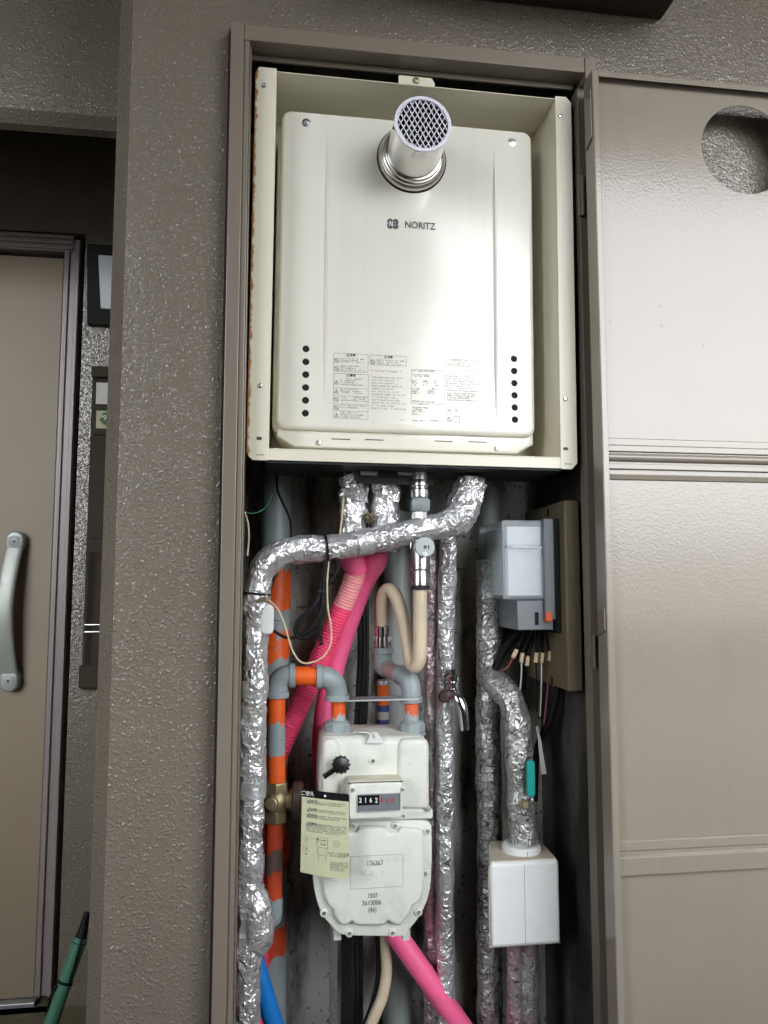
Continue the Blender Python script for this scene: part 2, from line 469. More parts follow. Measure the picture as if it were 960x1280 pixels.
AY = .90
pb = at(0, 146, .36)
bz = pb.z
lb = MB(); c2 = .022
prof = [(.36, 3.0), (.36, bz + c2), (.36 + c2, bz), (.41, bz), (.41, 3.0)]
xs = (-2.2, L - ch * .95)
v = [(x, y, z) for x in xs for y, z in prof]; n = len(prof)
lb.add(v, [tuple(range(n)), tuple(range(2 * n - 1, n - 1, -1))] + [(i, (i + 1) % n, (i + 1) % n + n, i + n) for i in range(n)])
tag(lb.build('stucco_beam', 'stucco_taupe', smooth=0), 'shaded taupe stucco beam over the doorway recess at upper left', 'beam')

# alcove: back wall with the entrance door opening, left side wall
aw = thing('alcove_wall', 'shaded grey stucco wall strip between entrance door and corner', 'wall', (-.5, AY, 0))
ax1 = at(92, 700, AY).x; atop = at(97, 292, AY).z
MB().add([(ax1, AY, 0), (L, AY, 0), (L, AY, 3.0), (ax1, AY, 3.0)], [(0, 1, 2, 3)]).add([(-2.2, AY, atop), (ax1, AY, atop), (ax1, AY, 3.0), (-2.2, AY, 3.0)], [(0, 1, 2, 3)]).add(
    [(ax1, AY, 0), (ax1, AY, atop), (ax1, AY + .1, atop), (ax1, AY + .1, 0)], [(0, 1, 2, 3)]).add([(-2.2, AY, atop), (ax1, AY, atop), (ax1, AY + .1, atop), (-2.2, AY + .1, atop)], [(0, 1, 2, 3)]).build('wall_face', 'stucco_taupe', aw, smooth=0)
MB().add([(-2.2, .36, 0), (-2.2, AY + .2, 0), (-2.2, AY + .2, 3.0), (-2.2, .36, 3.0)], [(0, 1, 2, 3)]).add([(-5, .36, 0), (-2.2, .36, 0), (-2.2, .36, 3.0), (-5, .36, 3.0)], [(0, 1, 2, 3)]).build('side_wall', 'stucco_taupe', aw, smooth=0)
MB().box(-2.3, L, AY + .1, AY + .12, -.1, 3.0).build('backing', 'void_black', aw, smooth=0)

# the open side of the corridor behind the viewer
pr = thing('parapet', 'low rendered parapet along the open side of the corridor', 'parapet', (0, -1.75, 0))
MB().box(-5, 5, -1.9, -1.75, -.2, .91).build('parapet_wall', 'parapet_render', pr, smooth=0)
MB().box(-5, 5, -1.92, -1.73, 0.91, .95).build('coping', 'parapet_render', pr, smooth=0)
tag(MB().box(-1.08, .60, -1.93, -1.62, -.2, 3.0).build('light_blocking_pier', 'parapet_render', smooth=0, bevel=.01), 'unseen rendered pier, widened to block light on the open side of the corridor', 'pier')  # out of view; widened to narrow the sky opening and raise contrast
ew = MB().box(-2.7, -2.6, -1.9, .36, -.2, 3.0).build('light_blocking_end_wall', 'parapet_render', smooth=0); tag(ew, 'unseen rendered wall, added to cut light at the left end of the corridor', 'wall')  # out of view; added to limit how much sky lights the corridor
ew = MB().box(2.5, 2.6, -1.9, WALL_Y, -.2, 3.0).build('light_blocking_end_wall', 'parapet_render', smooth=0); tag(ew, 'unseen rendered wall, added to cut light at the right end of the corridor', 'wall')  # unseen too; placed to shut out sky light from the right
bw = MB().box(-5, 5, 4.4, 4.5, -.2, 3.0).build('rear_wall', 'parapet_render', smooth=0); tag(bw, 'rendered rear wall of the building behind the cabinet', 'wall')

# ================================================================== the cabinet in the wall
sh = thing('pipe_shaft', 'mould-stained grey concrete recess behind the pipes and meters', 'recess', (.26, .2, 0))
SB = .365
MB().add([(-.12, SB, -.1), (.66, SB, -.1), (.66, SB, 2.3), (-.12, SB, 2.3)], [(0, 1, 2, 3)]).build('rear_face', 'stained_concrete', sh, smooth=0)
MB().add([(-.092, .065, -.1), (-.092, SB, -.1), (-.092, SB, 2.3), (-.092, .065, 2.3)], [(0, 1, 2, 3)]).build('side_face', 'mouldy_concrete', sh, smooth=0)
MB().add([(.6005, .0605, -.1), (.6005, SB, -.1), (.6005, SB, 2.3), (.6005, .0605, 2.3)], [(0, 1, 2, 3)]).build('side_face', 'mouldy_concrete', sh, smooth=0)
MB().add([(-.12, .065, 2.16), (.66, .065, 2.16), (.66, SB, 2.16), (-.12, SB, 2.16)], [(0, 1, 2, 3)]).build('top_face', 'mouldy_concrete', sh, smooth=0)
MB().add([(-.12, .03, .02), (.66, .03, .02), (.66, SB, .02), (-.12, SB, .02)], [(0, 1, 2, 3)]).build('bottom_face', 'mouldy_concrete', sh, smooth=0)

cab = thing('meter_cabinet', 'taupe steel meter cabinet in stucco wall, its tall door swung open', 'cabinet', (.26, 0, 0))
FL, FR, FT = -.0945, .612, 2.152
IL, IR, IT = -.0605, .579, 2.121
m = MB().box(FL, IL - .010, 0, .06, 0, FT); m.box(IL - .010, IL, .004, .06, 0, IT + .004)
m.box(IL, IL + .003, .012, .06, 0, IT)
fr = m.build('frame', 'frame_enamel', cab, smooth=0, bevel=.0015); fr['label'] = 'taupe steel frame around the cabinet opening'
m = MB().box(IR + .0095, FR, 0, .06, FT - .045, FT); m.box(.5825, FR, .028, .06, 0, FT - .0452)
m.build('hinge_side_stile', 'frame_enamel', fr, smooth=0, bevel=.0015)
MB().box(IL - .0095, IR + .009, .001, .05, IT, FT - .0005).build('head_rail', 'frame_enamel', fr, smooth=0, bevel=.0015)
MB().box(IL + .0005, IR - .0005, .040, .046, IT - .010, IT - .0005).build('head_lip', 'frame_enamel', fr, smooth=0, bevel=.001)
m = MB().box(FL - .006, FL - .0002, WALL_Y - .008, WALL_Y + .02, 0, FT + .005); m.build('sealant_shadow_joint', 'sealant_shadow', fr, smooth=0)  # dark sealant strip that also paints in the frame's contact shadow
for z0, z1 in ((at(728, 262, 0).z, at(728, 212, 0).z), (at(736, 836, 0).z, at(736, 795, 0).z)):
    m = MB().box(.5775, .586, .0225, .0277, z0, z1); m.lathe([(.0035, z0), (.0035, z1)], (.5855, .0195, 0), (0, 0, 1), 12)
    m.build('hinge_leaf', 'frame_enamel', fr, bevel=.0005)

# ------------------------------------------------ open cabinet door, inner side towards the viewer
DX0, DX1, DZ0, DZ1 = .5845, 1.24, .05, 2.098
DF, DP = -.040, -.025          # rim front, panel face
hc = at(931, 187, DP); hr = .0915
r2 = at(757, 566, DF).z; r3 = at(757, 590, DF).z
m = MB().box(DX0, DX0 + .0016, DF, .0, DZ0, DZ1); m.box(DX0 + .0016, DX0 + .013, DF, DF + .0015, DZ0, DZ1)
dr = m.build('door', 'door_enamel', cab, smooth=0, bevel=.0008); dr['label'] = 'glossy taupe steel door swung open, with round flue hole'
# skin with the flue hole
def skin(z0, z1, hole=None):
    m = MB(); x0, x1 = DX0 + .002, DX1 - .002
    if not hole:
        return m.box(x0, x1, DP, DP + .0015, z0, z1)
    cxh, czh, rr = hole; N = 48
    s = .13                                    # square ring round the hole
    ring = [(cxh + rr * math.cos(2 * math.pi * k / N), czh + rr * math.sin(2 * math.pi * k / N)) for k in range(N)]
    sq = []
    for k in range(N):
        w = 2 * math.pi * k / N; c, q = math.cos(w), math.sin(w); t = s / max(abs(c), abs(q)); sq.append((cxh + c * t, czh + q * t))
    for y in (DP, DP + .0015):
        m.add([(x, y, z) for x, z in ring + sq], [(k, (k + 1) % N, (k + 1) % N + N, k + N) for k in range(N)])
        for a, b, c, d in ((x0, x1, z0, czh - s), (x0, x1, czh + s, z1), (x0, cxh - s, czh - s, czh + s), (cxh + s, x1, czh - s, czh + s)):
            m.add([(a, y, c), (b, y, c), (b, y, d), (a, y, d)], [(0, 1, 2, 3)])
    m.add([(x, y, z) for y in (DP, DP + .0015) for x, z in ring], [(k, (k + 1) % N, (k + 1) % N + N, k + N) for k in range(N)])
    return m
zs = at(757, 582, DP).z
skin(zs, DZ1 - .003, (hc.x, hc.z, hr)).build('upper_panel', 'door_enamel', dr, smooth=0)
zl = at(771, 1072, DP).z
skin(DZ0, zs - .002).build('lower_panel', 'door_enamel', dr, smooth=0)
# edges: hinge-side stile, top and bottom flanges, far stile
m = MB().box(DX1 - .0016, DX1, DF, 0, DZ0, DZ1); m.box(DX1 - .013, DX1 - .0016, DF, DF + .0015, DZ0, DZ1)
m.build('lock_stile', 'door_enamel', dr, smooth=0, bevel=.0008)
m = MB().box(DX0 + .0132, DX1 - .0132, DF + .0002, 0, DZ1 - .0017, DZ1 - .0002); m.box(DX0 + .0132, DX1 - .0132, DF + .0002, DF + .0016, DZ1 - .012, DZ1 - .0018)
m.build('top_flange', 'door_enamel', dr, smooth=0, bevel=.0006)
m = MB().box(DX0 + .0132, DX1 - .0132, DF + .0002, 0, DZ0 + .0002, DZ0 + .0017)
m.build('bottom_flange', 'door_enamel', dr, smooth=0, bevel=.0006)
def rail(name, prof, parent=dr):
    """horizontal stiffener; prof [(z, y)] closed against the panel"""
    a = DX0 + .0135; b = DX1 - .0135; n = len(prof)
    v = [(x, y, z) for x in (a, b) for z, y in prof]
    return MB().add(v, [tuple(range(n)), tuple(range(2 * n - 1, n - 1, -1))] + [(i, (i + 1) % n, (i + 1) % n + n, i + n) for i in range(n)]).build(name, 'door_enamel', parent, smooth=30, bevel=.0006)
def dz(py, y=DP): return at(757, py, y).z
rail('stiffener', [(dz(547), DP - .0002), (dz(548), DP - .003), (dz(556), DP - .003), (dz(557), DP - .005), (dz(564), DP - .005), (dz(565), DP - .0002)])
br = []
for k in range(9):
    w = R(180 * k / 8); br.append((dz(571.5) + .0078 * math.cos(w), DP - .0004 - .010 * math.sin(w)))
rail('rounded_bar', br)
rail('stiffener', [(dz(579), DP - .0002), (dz(580), DP - .006), (dz(586), DP - .006), (dz(587), DP - .0002)])
rail('stiffener', [(dz(592), DP - .0002), (dz(593), DP - .007), (dz(599), DP - .004), (dz(600), DP - .0002)])
def dl(py, y=DP): return at(771, py, y).z
rail('stiffener', [(dl(1049), DP - .0002), (dl(1051), DP - .006), (dl(1062), DP - .0075), (dl(1064), DP - .005), (dl(1069), DP - .005), (dl(1071), DP - .009), (dl(1093), DP - .009), (dl(1095), DP - .0002)])
for z0, z1 in ((at(735, 192, 0).z, at(735, 126, 0).z), (at(742, 795, 0).z, at(742, 760, 0).z)):
    m = MB().add([(DX0 - .0035, DF + .004, z0 + .012), (DX0 - .0035, -.008, z0), (DX0 - .0035, -.008, z1), (DX0 - .0035, DF + .004, z1),
                  (DX0 - .0003, DF + .004, z0 + .012), (DX0 - .0003, -.008, z0), (DX0 - .0003, -.008, z1), (DX0 - .0003, DF + .004, z1)],
                 [(0, 1, 2, 3), (4, 7, 6, 5), (0, 4, 5, 1), (1, 5, 6, 2), (2, 6, 7, 3), (3, 7, 4, 0)])
    m.build('hinge_leaf', 'frame_enamel', dr, smooth=0, bevel=.0006)

# ================================================================== water heater
HC = Vector((.26, .04, 1.34)); TH = R(.4)
ht = thing('water_heater', 'cream wall-mounted gas water heater with protruding round flue', 'water heater', HC)
ht.rotation_euler = (0, TH, 0)
RI = Matrix.Rotation(-TH, 4, 'Y')
def hat(px, py, Y): return HC + RI @ (at(px, py, Y) - HC)
YF, YB, YC = .040, .205, .092
bxl, bxr = -.018, .5375; bzt = hat(520, 106, YF).z; bzb = hat(520, 566, YF).z; bz0 = hat(520, 580.5, YF).z
mb = MB().box(bxl, bxr, YB - .002, YB, bz0, bzt).build('mounting_box', 'aged_cream_paint', ht, smooth=0)
m = MB().box(bxl, bxr, YF, YB - .0021, bzt - .0018, bzt); m.build('top_wall', 'aged_cream_paint', mb, smooth=0, bevel=.0006)
m = MB().box(bxl + .0002, bxl + .002, YF + .002, YB - .0021, bz0 + .002, bzt - .002); m.build('side_wall', 'aged_cream_paint', mb, smooth=0)
m = MB().box(bxr - .002, bxr - .0002, YF + .002, YB - .0021, bz0 + .002, bzt - .002); m.build('side_wall', 'aged_cream_paint', mb, smooth=0)
m = MB().box(bxl + .002, bxr - .002, YF - .0015, YB - .0021, bzb - .002, bzb); m.box(bxl + .002, bxr - .002, YF - .0016, YF - .0002, bz0, bzb - .0021)
m.build('bottom_wall', 'aged_cream_paint', mb, smooth=0, bevel=.0006)
def flange(x0, x1, left):
    z0 = bz0 - .001; z1 = bzt + .004; c = .011
    o = [(x0 + (c if left else 0), z0), (x1 - (0 if left else c), z0), (x1, z0 + (0 if left else c * 1.1)), (x1, z1 - (0 if left else c)), (x1 - (0 if left else c), z1), (x0 + (c * .6 if left else 0), z1), (x0, z1 - (c if left else 0)), (x0, z0 + (c * 1.1 if left else 0))]
    q = []
    for p in o:
        if not q or (Vector(p) - Vector(q[-1])).length > 1e-5: q.append(p)
    if (Vector(q[0]) - Vector(q[-1])).length < 1e-5: q.pop()
    return MB().prism(q, YF - .0022, YF - .0004).build('side_flange', 'aged_cream_paint', mb, smooth=0, bevel=.0005)
flange(-.0555, bxl + .0022, True); flange(bxr - .0022, .5685, False)
tx = hat(521, 104, YF).x
MB().prism([(tx - .036, bzt + .0002), (tx + .036, bzt + .0002), (tx + .036, bzt + .006), (tx + .030, bzt + .017), (tx - .034, bzt + .017), (tx - .036, bzt + .015)], YF, YF + .0016).build('top_tab', 'aged_cream_paint', mb, smooth=0, bevel=.0005)
screw(mb, hat(520, 101, YF) + Vector((0, -.0002, 0)), .0065, mat='brass_old')
for px, py in ((330, 107), (325, 482), (700, 145), (706.5, 498.5)): screw(mb, hat(px, py, YF - .0024), .0045, washer=False)
for px, py in ((324, 548), (707, 561)):
    p = hat(px, py, YF - .0024); MB().prism(rrect(p.x - .005, p.x + .005, p.z - .003, p.z + .003, .0028, 4), p.y - .0005, p.y + .0001).build('slot', 'print_dark', mb, smooth=0)
for px, py in ((325, 568.5), (710, 580)):
    p = hat(px, py, YF - .0024); MB().box(p.x - .007, p.x + .007, p.y - .0004, p.y + .0001, p.z - .0012, p.z + .0012).build('slot', 'print_soft', mb, smooth=0)
# front cover
cl = hat(347.5, 400, YC).x; cr = hat(668, 400, YC).x; ct = hat(505, 149.5, YC).z; cb = hat(505, 541, YC).z
co = rrect(cl, cr, cb, ct, .020, 6)
cov = MB().dome(slab(co, YC, YB - .01, .009, 5)).build('cover', 'heater_enamel', ht, smooth=40)
MB().dome(slab(rrect(cl - .0075, cr + .004, cb - .004, ct - .012, .018, 5), YC + .026, YB - .003, .004, 3)).build('case_flange', 'heater_enamel', ht, smooth=40)
# twelve round vent holes bored into the cover
vents = [(382.5 - .15 * k, 436 + 16.1 * k) for k in range(6)] + [(642.5 + .25 * k, 448.5 + 15.2 * k) for k in range(6)]
cut = MB()
for px, py in vents:
    p = hat(px, py, YC); cut.lathe([(.0068, 0), (.0068, .03)], (p.x, YC - .015, p.z), (0, 1, 0), 20)
cuto = cut.build('cutter', 'void_black', ht, smooth=0)
bo = cov.modifiers.new('holes', 'BOOLEAN'); bo.operation = 'DIFFERENCE'; bo.object = cuto; bo.solver = 'EXACT'
bpy.context.view_layer.update(); dg = bpy.context.evaluated_depsgraph_get()
nm = bpy.data.meshes.new_from_object(cov.evaluated_get(dg)); cov.modifiers.clear(); cov.data = nm
nm.materials.clear(); nm.materials.append(MATS['heater_enamel'])
for p_ in nm.polygons: p_.material_index = 0
bpy.data.objects.remove(cuto)
for px, py in vents:
    p = hat(px, py, YC); MB().lathe([(.00675, 0), (.00675, .001)], (p.x, YC + .0035, p.z), (0, 1, 0), 20).build('vent_hole', 'void_black', cov, smooth=0)
# pressed ribs, tapering to a point at both ends
for pa, pbt, pm in (((409.5, 162), (405.5, 519), 0), ((617.5, 178), (620.5, 536), 0)):
    a = hat(*pa, YC); b = hat(*pbt, YC); m = MB(); N = 14; vv = []; ff = []
    for k in range(N + 1):
        t = k / N; wd = .0042 * min(1, t * 5, (1 - t) * 5) + .00015; c = a.lerp(b, t)
        vv += [(c.x - wd, YC + .0002, c.z), (c.x, YC - .0042 * min(1, t * 5, (1 - t) * 5) - .0001, c.z), (c.x + wd, YC + .0002, c.z)]
    for k in range(N):
        i = k * 3; ff += [(i, i + 1, i + 4, i + 3), (i + 1, i + 2, i + 5, i + 4)]
    m.add(vv, ff).build('rib', 'heater_enamel', cov, smooth=60)
for px, py in ((383, 153.5), (640, 178)): screw(cov, hat(px, py, YC - .0002), .005, washer=True)
# lower lip of the case
lo = hat(505, 563, YC + .012).z; l1 = cb + .02
ll = hat(346, 540, YC + .012).x; lr_ = hat(667, 548, YC + .012).x
o = [(ll + .034, lo), (lr_ - .034, lo), (lr_, lo + .020), (lr_, l1), (ll, l1), (ll, lo + .020)]
lip = MB().dome(slab(o, YC + .012, YB - .012, .005, 3)).build('lower_lip', 'heater_enamel', ht, smooth=40)
for px, py in ((398, 553.5), (621, 561)): screw(lip, hat(px, py, YC + .0118), .005)
for px in (426, 468, 555, 597):
    p = hat(px, 549 + (px - 426) * .02, YC + .0118); MB().box(p.x - .018, p.x + .018, p.y - .0006, p.y + .0002, p.z - .0008, p.z + .0008).build('slot', 'void_black', lip, smooth=0)
# flue: stainless collar, pipe and diamond mesh end
fc = hat(514.5, 199.5, YC); fy = YC
fl = MB().lathe([(.053, 0), (.053, .118), (.0525, .121), (.0495, .121), (.0495, .095)], (fc.x, fy, fc.z), (0, -1, 0), 64).build('flue_pipe', 'stainless', ht, smooth=40)
MB().lathe([(.0672, -.001), (.0685, .003), (.0672, .008), (.0640, .012), (.0625, .013), (.0625, .0165), (.0600, .019), (.0582, .0195), (.0575, .024), (.0552, .0255), (.0535, .0255)], (fc.x, fy, fc.z), (0, -1, 0), 64).build('collar', 'stainless', fl, smooth=50)
MB().lathe([(.0705, -.0005), (.0705, .002), (.068, .0035)], (fc.x, fy, fc.z), (0, -1, 0), 64).build('gasket', 'black_rubber', fl, smooth=40)
MB().lathe([(.0494, 0), (.0494, .001)], (fc.x, fy - .098, fc.z), (0, -1, 0), 48).build('flue_throat', 'flue_dark', fl, smooth=0)
gy = fy - .1185
m = MB()
for k in range(-12, 13):                      # crossing wires of the diamond mesh
    for sgn in (1, -1):
        d = Vector((.5, 0, .866 * sgn)).normalized(); nn = Vector((-d.z, 0, d.x)); off = k * .0104 * .866
        if abs(off) >= .0485: continue
        h = math.sqrt(.049 ** 2 - off ** 2); c = Vector((fc.x, gy + .0006 * sgn, fc.z)) + nn * off
        m.obox(c, d, (0, 1, 0), nn, h, .0007, .0009)
m.build('flue_mesh', 'grille_white', fl, smooth=0)
MB().lathe([(.0472, -.0012), (.0472, .0032), (.0535, .0032), (.0535, -.0012)], (fc.x, gy, fc.z), (0, -1, 0), 64).build('mesh_rim', 'grille_white', fl, smooth=40)
screw(fl, (fc.x - .053, gy + .012, fc.z - .004), .0028, (-1, 0, 0), 'black_rubber')
# maker's mark
p = hat(491, 280, YC); q = hat(499.5, 281, YC); e = .0009
m = MB(); rr = .0084
for dx in (-.0054, .0054):
    for dzz in (-.0044, .0044): m.lathe([(rr * .72, 0), (rr * .72, .0003)], (p.x + dx, YC - e, p.z + dzz), (0, 1, 0), 20)
m.box(p.x - .0085, p.x + .0085, YC - e - .0001, YC - e + .0003, p.z - .0058, p.z + .0058)
m.build('emblem', 'logo_charcoal', cov, smooth=0)
m = MB()
for dx in (-.0062, -.0006): m.box(p.x + dx - .0008, p.x + dx + .0008, YC - e - .0005, YC - e - .0002, p.z - .0052, p.z + .0052)
m.add([(p.x - .0066, YC - e - .0005, p.z + .0052), (p.x - .0046, YC - e - .0005, p.z + .0052), (p.x - .0002, YC - e - .0005, p.z - .0052), (p.x - .0022, YC - e - .0005, p.z - .0052)], [(0, 1, 2, 3)])
m.lathe([(.0011, 0), (.0011, .0002)], (p.x + .0042, YC - e - .0004, p.z + .003), (0, 1, 0), 10); m.lathe([(.0011, 0), (.0011, .0002)], (p.x + .0042, YC - e - .0004, p.z - .003), (0, 1, 0), 10)
m.build('emblem_letter', 'meter_paint', cov, smooth=0)
p = hat(525, 282.5, YC); text('lettering', 'NORITZ', 'logo_charcoal', cov, (p.x, YC - e, p.z), .0195, sx=.86, bold=.0002)

# printed notices on the cover
rng = random.Random(5)
def hq(x0, y0, x1, y1, off=.0005):
    """image rectangle laid on the cover; rows run level with the cover"""
    return [hat(x0, y0, YC), hat(x1, y1, YC)]
def frame_marks(m, a, b, t=.0005):
    y = YC - .0006
    for x0, x1, z0, z1 in ((a.x, b.x, a.z - t, a.z), (a.x, b.x, b.z, b.z + t), (a.x, a.x + t, b.z, a.z), (b.x - t, b.x, b.z, a.z)):
        m.add([(x0, y, z0), (x1, y, z0), (x1, y, z1), (x0, y, z1)], [(0, 1, 2, 3)])
def print_rows(m, a, b, rows, fill=.8, y=None, gl=.0032, hgt=.52):
    y = YC - .0006 if y is None else y
    dzr = (a.z - b.z) / rows
    for r_ in range(rows):
        zt = a.z - dzr * (r_ + .2); x = a.x + rng.uniform(0, .002); xe = a.x + (b.x - a.x) * rng.uniform(fill * .7, 1.0)
        while x < xe:
            w_ = gl * rng.uniform(.45, 1.0)
            if rng.random() > .13:
                h0 = dzr * hgt * rng.uniform(.1, .4); h1 = dzr * hgt * rng.uniform(.7, 1.0)
                for z0, z1 in ((zt - dzr * hgt * .25, zt), (zt - h1, zt - h0 - dzr * hgt * .2)):
                    if rng.random() < .85: m.add([(x, y, z0), (x + w_ * .8, y, z0), (x + w_ * .8, y, z1), (x, y, z1)], [(0, 1, 2, 3)])
            x += w_ * 1.15
def sym(m, p, r, kind):
    y = YC - .0007
    if kind == 0:
        N = 18
        m.add([(p.x + q * math.cos(2 * math.pi * k / N), y, p.z + q * math.sin(2 * math.pi * k / N)) for q in (r, r * .78) for k in range(N)], [(k, (k + 1) % N, (k + 1) % N + N, k + N) for k in range(N)])
        m.add([(p.x - r * .75, y, p.z + r * .55), (p.x - r * .55, y, p.z + r * .75), (p.x + r * .75, y, p.z - r * .55), (p.x + r * .55, y, p.z - r * .75)], [(0, 1, 2, 3)])
    else:
        o1 = [(0, 1.0), (-1.05, -.8), (1.05, -.8)]; o2 = [(0, .6), (-.72, -.6), (.72, -.6)]
        m.add([(p.x + a * r, y, p.z + b * r) for a, b in o1 + o2], [(0, 1, 4, 3), (1, 2, 5, 4), (2, 0, 3, 5)])
        m.add([(p.x - r * .1, y, p.z - r * .4), (p.x + r * .1, y, p.z - r * .4), (p.x + r * .1, y, p.z + r * .3), (p.x - r * .1, y, p.z + r * .3)], [(0, 1, 2, 3)])
m = MB()
frame_marks(m, *hq(417, 441, 460, 466)); frame_marks(m, *hq(417, 466.5, 460, 524.5)); frame_marks(m, *hq(462.5, 443.5, 508, 458))
for x0, y0, x1, y1, rows in ((425, 447, 459, 455, 3), (425, 456, 459, 465.5, 3), (425, 472, 459, 483.5, 4), (425, 485.5, 459, 493.5, 3), (425, 495, 459, 503, 3), (425, 505.5, 459, 512, 2), (425, 514, 459, 524, 3), (470, 449, 507, 457.5, 3)):
    print_rows(m, *hq(x0, y0, x1, y1), rows)
for y0, y1 in ((484.5, 0), (494.3, 0), (504.2, 0), (513, 0)):
    a, b = hq(417, y0, 460, y0); m.add([(a.x, YC - .0006, a.z), (b.x, YC - .0006, a.z), (b.x, YC - .0006, a.z - .0004), (a.x, YC - .0006, a.z - .0004)], [(0, 1, 2, 3)])
for px, py, k in ((421, 450.5, 0), (421, 460.5, 0), (420.5, 478, 1), (420.5, 489.5, 1), (420.5, 499.3, 0), (420.5, 509.5, 0), (420.5, 519, 1), (466, 452.5, 0)): sym(m, hat(px, py, YC), .0046, k)
m.build('warning_print', 'print_grey', cov, smooth=0)
for body, px, py in (('⚠注意', 438.5, 444), ('⚠警告', 438.5, 469.5), ('⚠注意', 485, 446.5)):
    text('heading_print', body, 'print_dark', cov, hat(px, py, YC) + Vector((0, -.0006, 0)), .0058)
m = MB(); print_rows(m, *hq(462.5, 462, 508, 467), 2); m.build('notice_print', 'print_grey', cov, smooth=0)
m = MB(); print_rows(m, *hq(464, 470, 507, 514), 12, .9); print_rows(m, *hq(496, 524, 508, 527), 1); m.build('notice_print', 'print_soft', cov, smooth=0)
m = MB(); frame_marks(m, *hq(514, 461.5, 555.5, 506)); frame_marks(m, *hq(523, 462, 543, 465.5))
print_rows(m, *hq(514.5, 462, 522, 465.5), 1); print_rows(m, *hq(525, 462.3, 541, 465.2), 1)
for x0, y0, x1, y1, r_ in ((514.5, 467, 540, 472, 2), (514.5, 475, 522, 483, 3), (528, 475, 536, 483, 3), (542, 475, 549, 483, 3), (514.5, 484.5, 525, 493, 3), (534, 484.5, 545, 493, 3), (514.5, 500, 545, 504, 1), (523, 504, 538, 507, 1), (514.5, 508, 535, 516, 3), (514.5, 516.5, 530, 519, 1), (515, 524.5, 532, 527.5, 1), (536, 524.5, 552, 527.5, 1)):
    print_rows(m, *hq(x0, y0, x1, y1), r_, .95, hgt=.7)
m.build('rating_plate_print', 'print_grey', cov, smooth=0)
m = MB(); frame_marks(m, *hq(557.5, 448.5, 600, 459.5)); frame_marks(m, *hq(558, 468, 600, 490))
for x0, y0, x1, y1, r_ in ((560, 449, 600, 459, 4), (580, 462, 600, 467, 2), (558, 469, 600, 503, 11), (558, 491, 598, 503, 4)): print_rows(m, *hq(x0, y0, x1, y1), r_, .95)
for px, py in ((561.5, 513), (570.5, 513)):
    a = hat(px - 3.4, py - 4, YC); b = hat(px + 3.4, py + 4, YC); frame_marks(m, a, b); sym(m, hat(px, py, YC), .003, 0)
sym(m, hat(562, 524.5, YC), .005, 0); frame_marks(m, hat(567, 520, YC), hat(575, 529, YC), .0012)
m.build('rating_plate_print', 'print_soft', cov, smooth=0)
MB().box(bxl - .001, bxr + .001, YF + .003, YB + .001, bz0 - .004, bz0 - .0004).build('underside', 'charcoal_rubber', ht, smooth=0)
# steel bracket under the case where the pipes come out
pbk = hat(495, 590, .12)
m = MB().box(pbk.x - .075, pbk.x + .075, .118, .120, bz0 - .028, bz0 - .0005); m.build('pipe_bracket', 'charcoal_rubber', ht, smooth=0)
for px in (461, 508):
    p = hat(px, 591, .118); MB().prism(rrect(p.x - .017, p.x + .017, p.z - .005, p.z + .005, .003, 3), .1165, .1178).build('bracket_slot', 'paper_white', ht, smooth=0)

# ================================================================== pipes
def crumple(name, path, r, mat, parent, jit=.0020, seg=15, step=.0115, seed=1, bulge=None):
    """foil-wrapped pipe: crumpled, faceted skin"""
    rg = random.Random(seed); pp = smooth_path(path, step)
    ph = [rg.uniform(0, 6.28) for _ in range(4)]
    def rad(L, t):
        q = r * (1 + .06 * math.sin(L * 31 + ph[0]) * math.sin(L * 11 + ph[2]) + .04 * math.sin(L * 83 + ph[1]))
        return q * (bulge(t) if bulge else 1)
    return MB().tube(pp, rad, seg, jit, rg).build(name, mat, parent, smooth=24)
def ring(path_pt, axis, r, w, mat, parent, name, th=.0015):
    return MB().lathe([(r, -w), (r + th, -w), (r + th, w), (r, w)], path_pt, axis, 28).build(name, mat, parent, smooth=40)
def wrapped_text(body, parent, c, r, size, up=True, mat='print_dark', ang=0.0, sx=1.0):
    """lettering running down a vertical pipe, bent round it"""
    c = Vector(c); O = world_loc(parent)
    def wrap(q):
        p = q + O; x = (p.x - c.x) / r + ang
        return Vector((c.x + r * math.sin(x), c.y - r * math.cos(x), p.z)) - O
    return text('pipe_print', body, mat, parent, c, size, xdir=(0, 0, 1), zdir=(-1, 0, 0), depth=0, wrap=wrap, sx=sx)

# --- thick foil pipe: down the left side, over to the heater
P0 = pts([(304, 1400, .080), (308, 1280, .078), (312, 1100, .078), (315, 950, .077), (318, 810, .076), (321, 745, .078), (328, 712, .082), (349, 693, .088), (375, 687, .094), (410, 685, .098), (450, 678, .104), (490, 670, .112), (530, 661, .118), (562, 654, .122), (580, 640, .124), (587, 620, .125), (589, 598, .126)])
t1 = thing('foil_wrapped_pipe', 'crumpled silver foil pipe bending left under the heater and down the frame', 'pipe', (P0[0].x, P0[0].y, .02))
crumple('insulation', P0, .0245, 'foil_bright', t1, seed=3, bulge=lambda t: 1.16 if t > .93 else 1.0)
crumple('torn_wrap', pts([(322, 1196, .075), (323, 1170, .072), (322, 1145, .070), (321, 1120, .072), (319, 1100, .076)]), .020, 'foil_bright', t1, seed=8, jit=.003, bulge=lambda t: .45 + 1.0 * math.sin(math.pi * t))
crumple('end_wrap', pts([(575, 640, .122), (584, 622, .118), (588, 604, .12)]), .030, 'foil_bright', t1, seed=4, jit=.005)
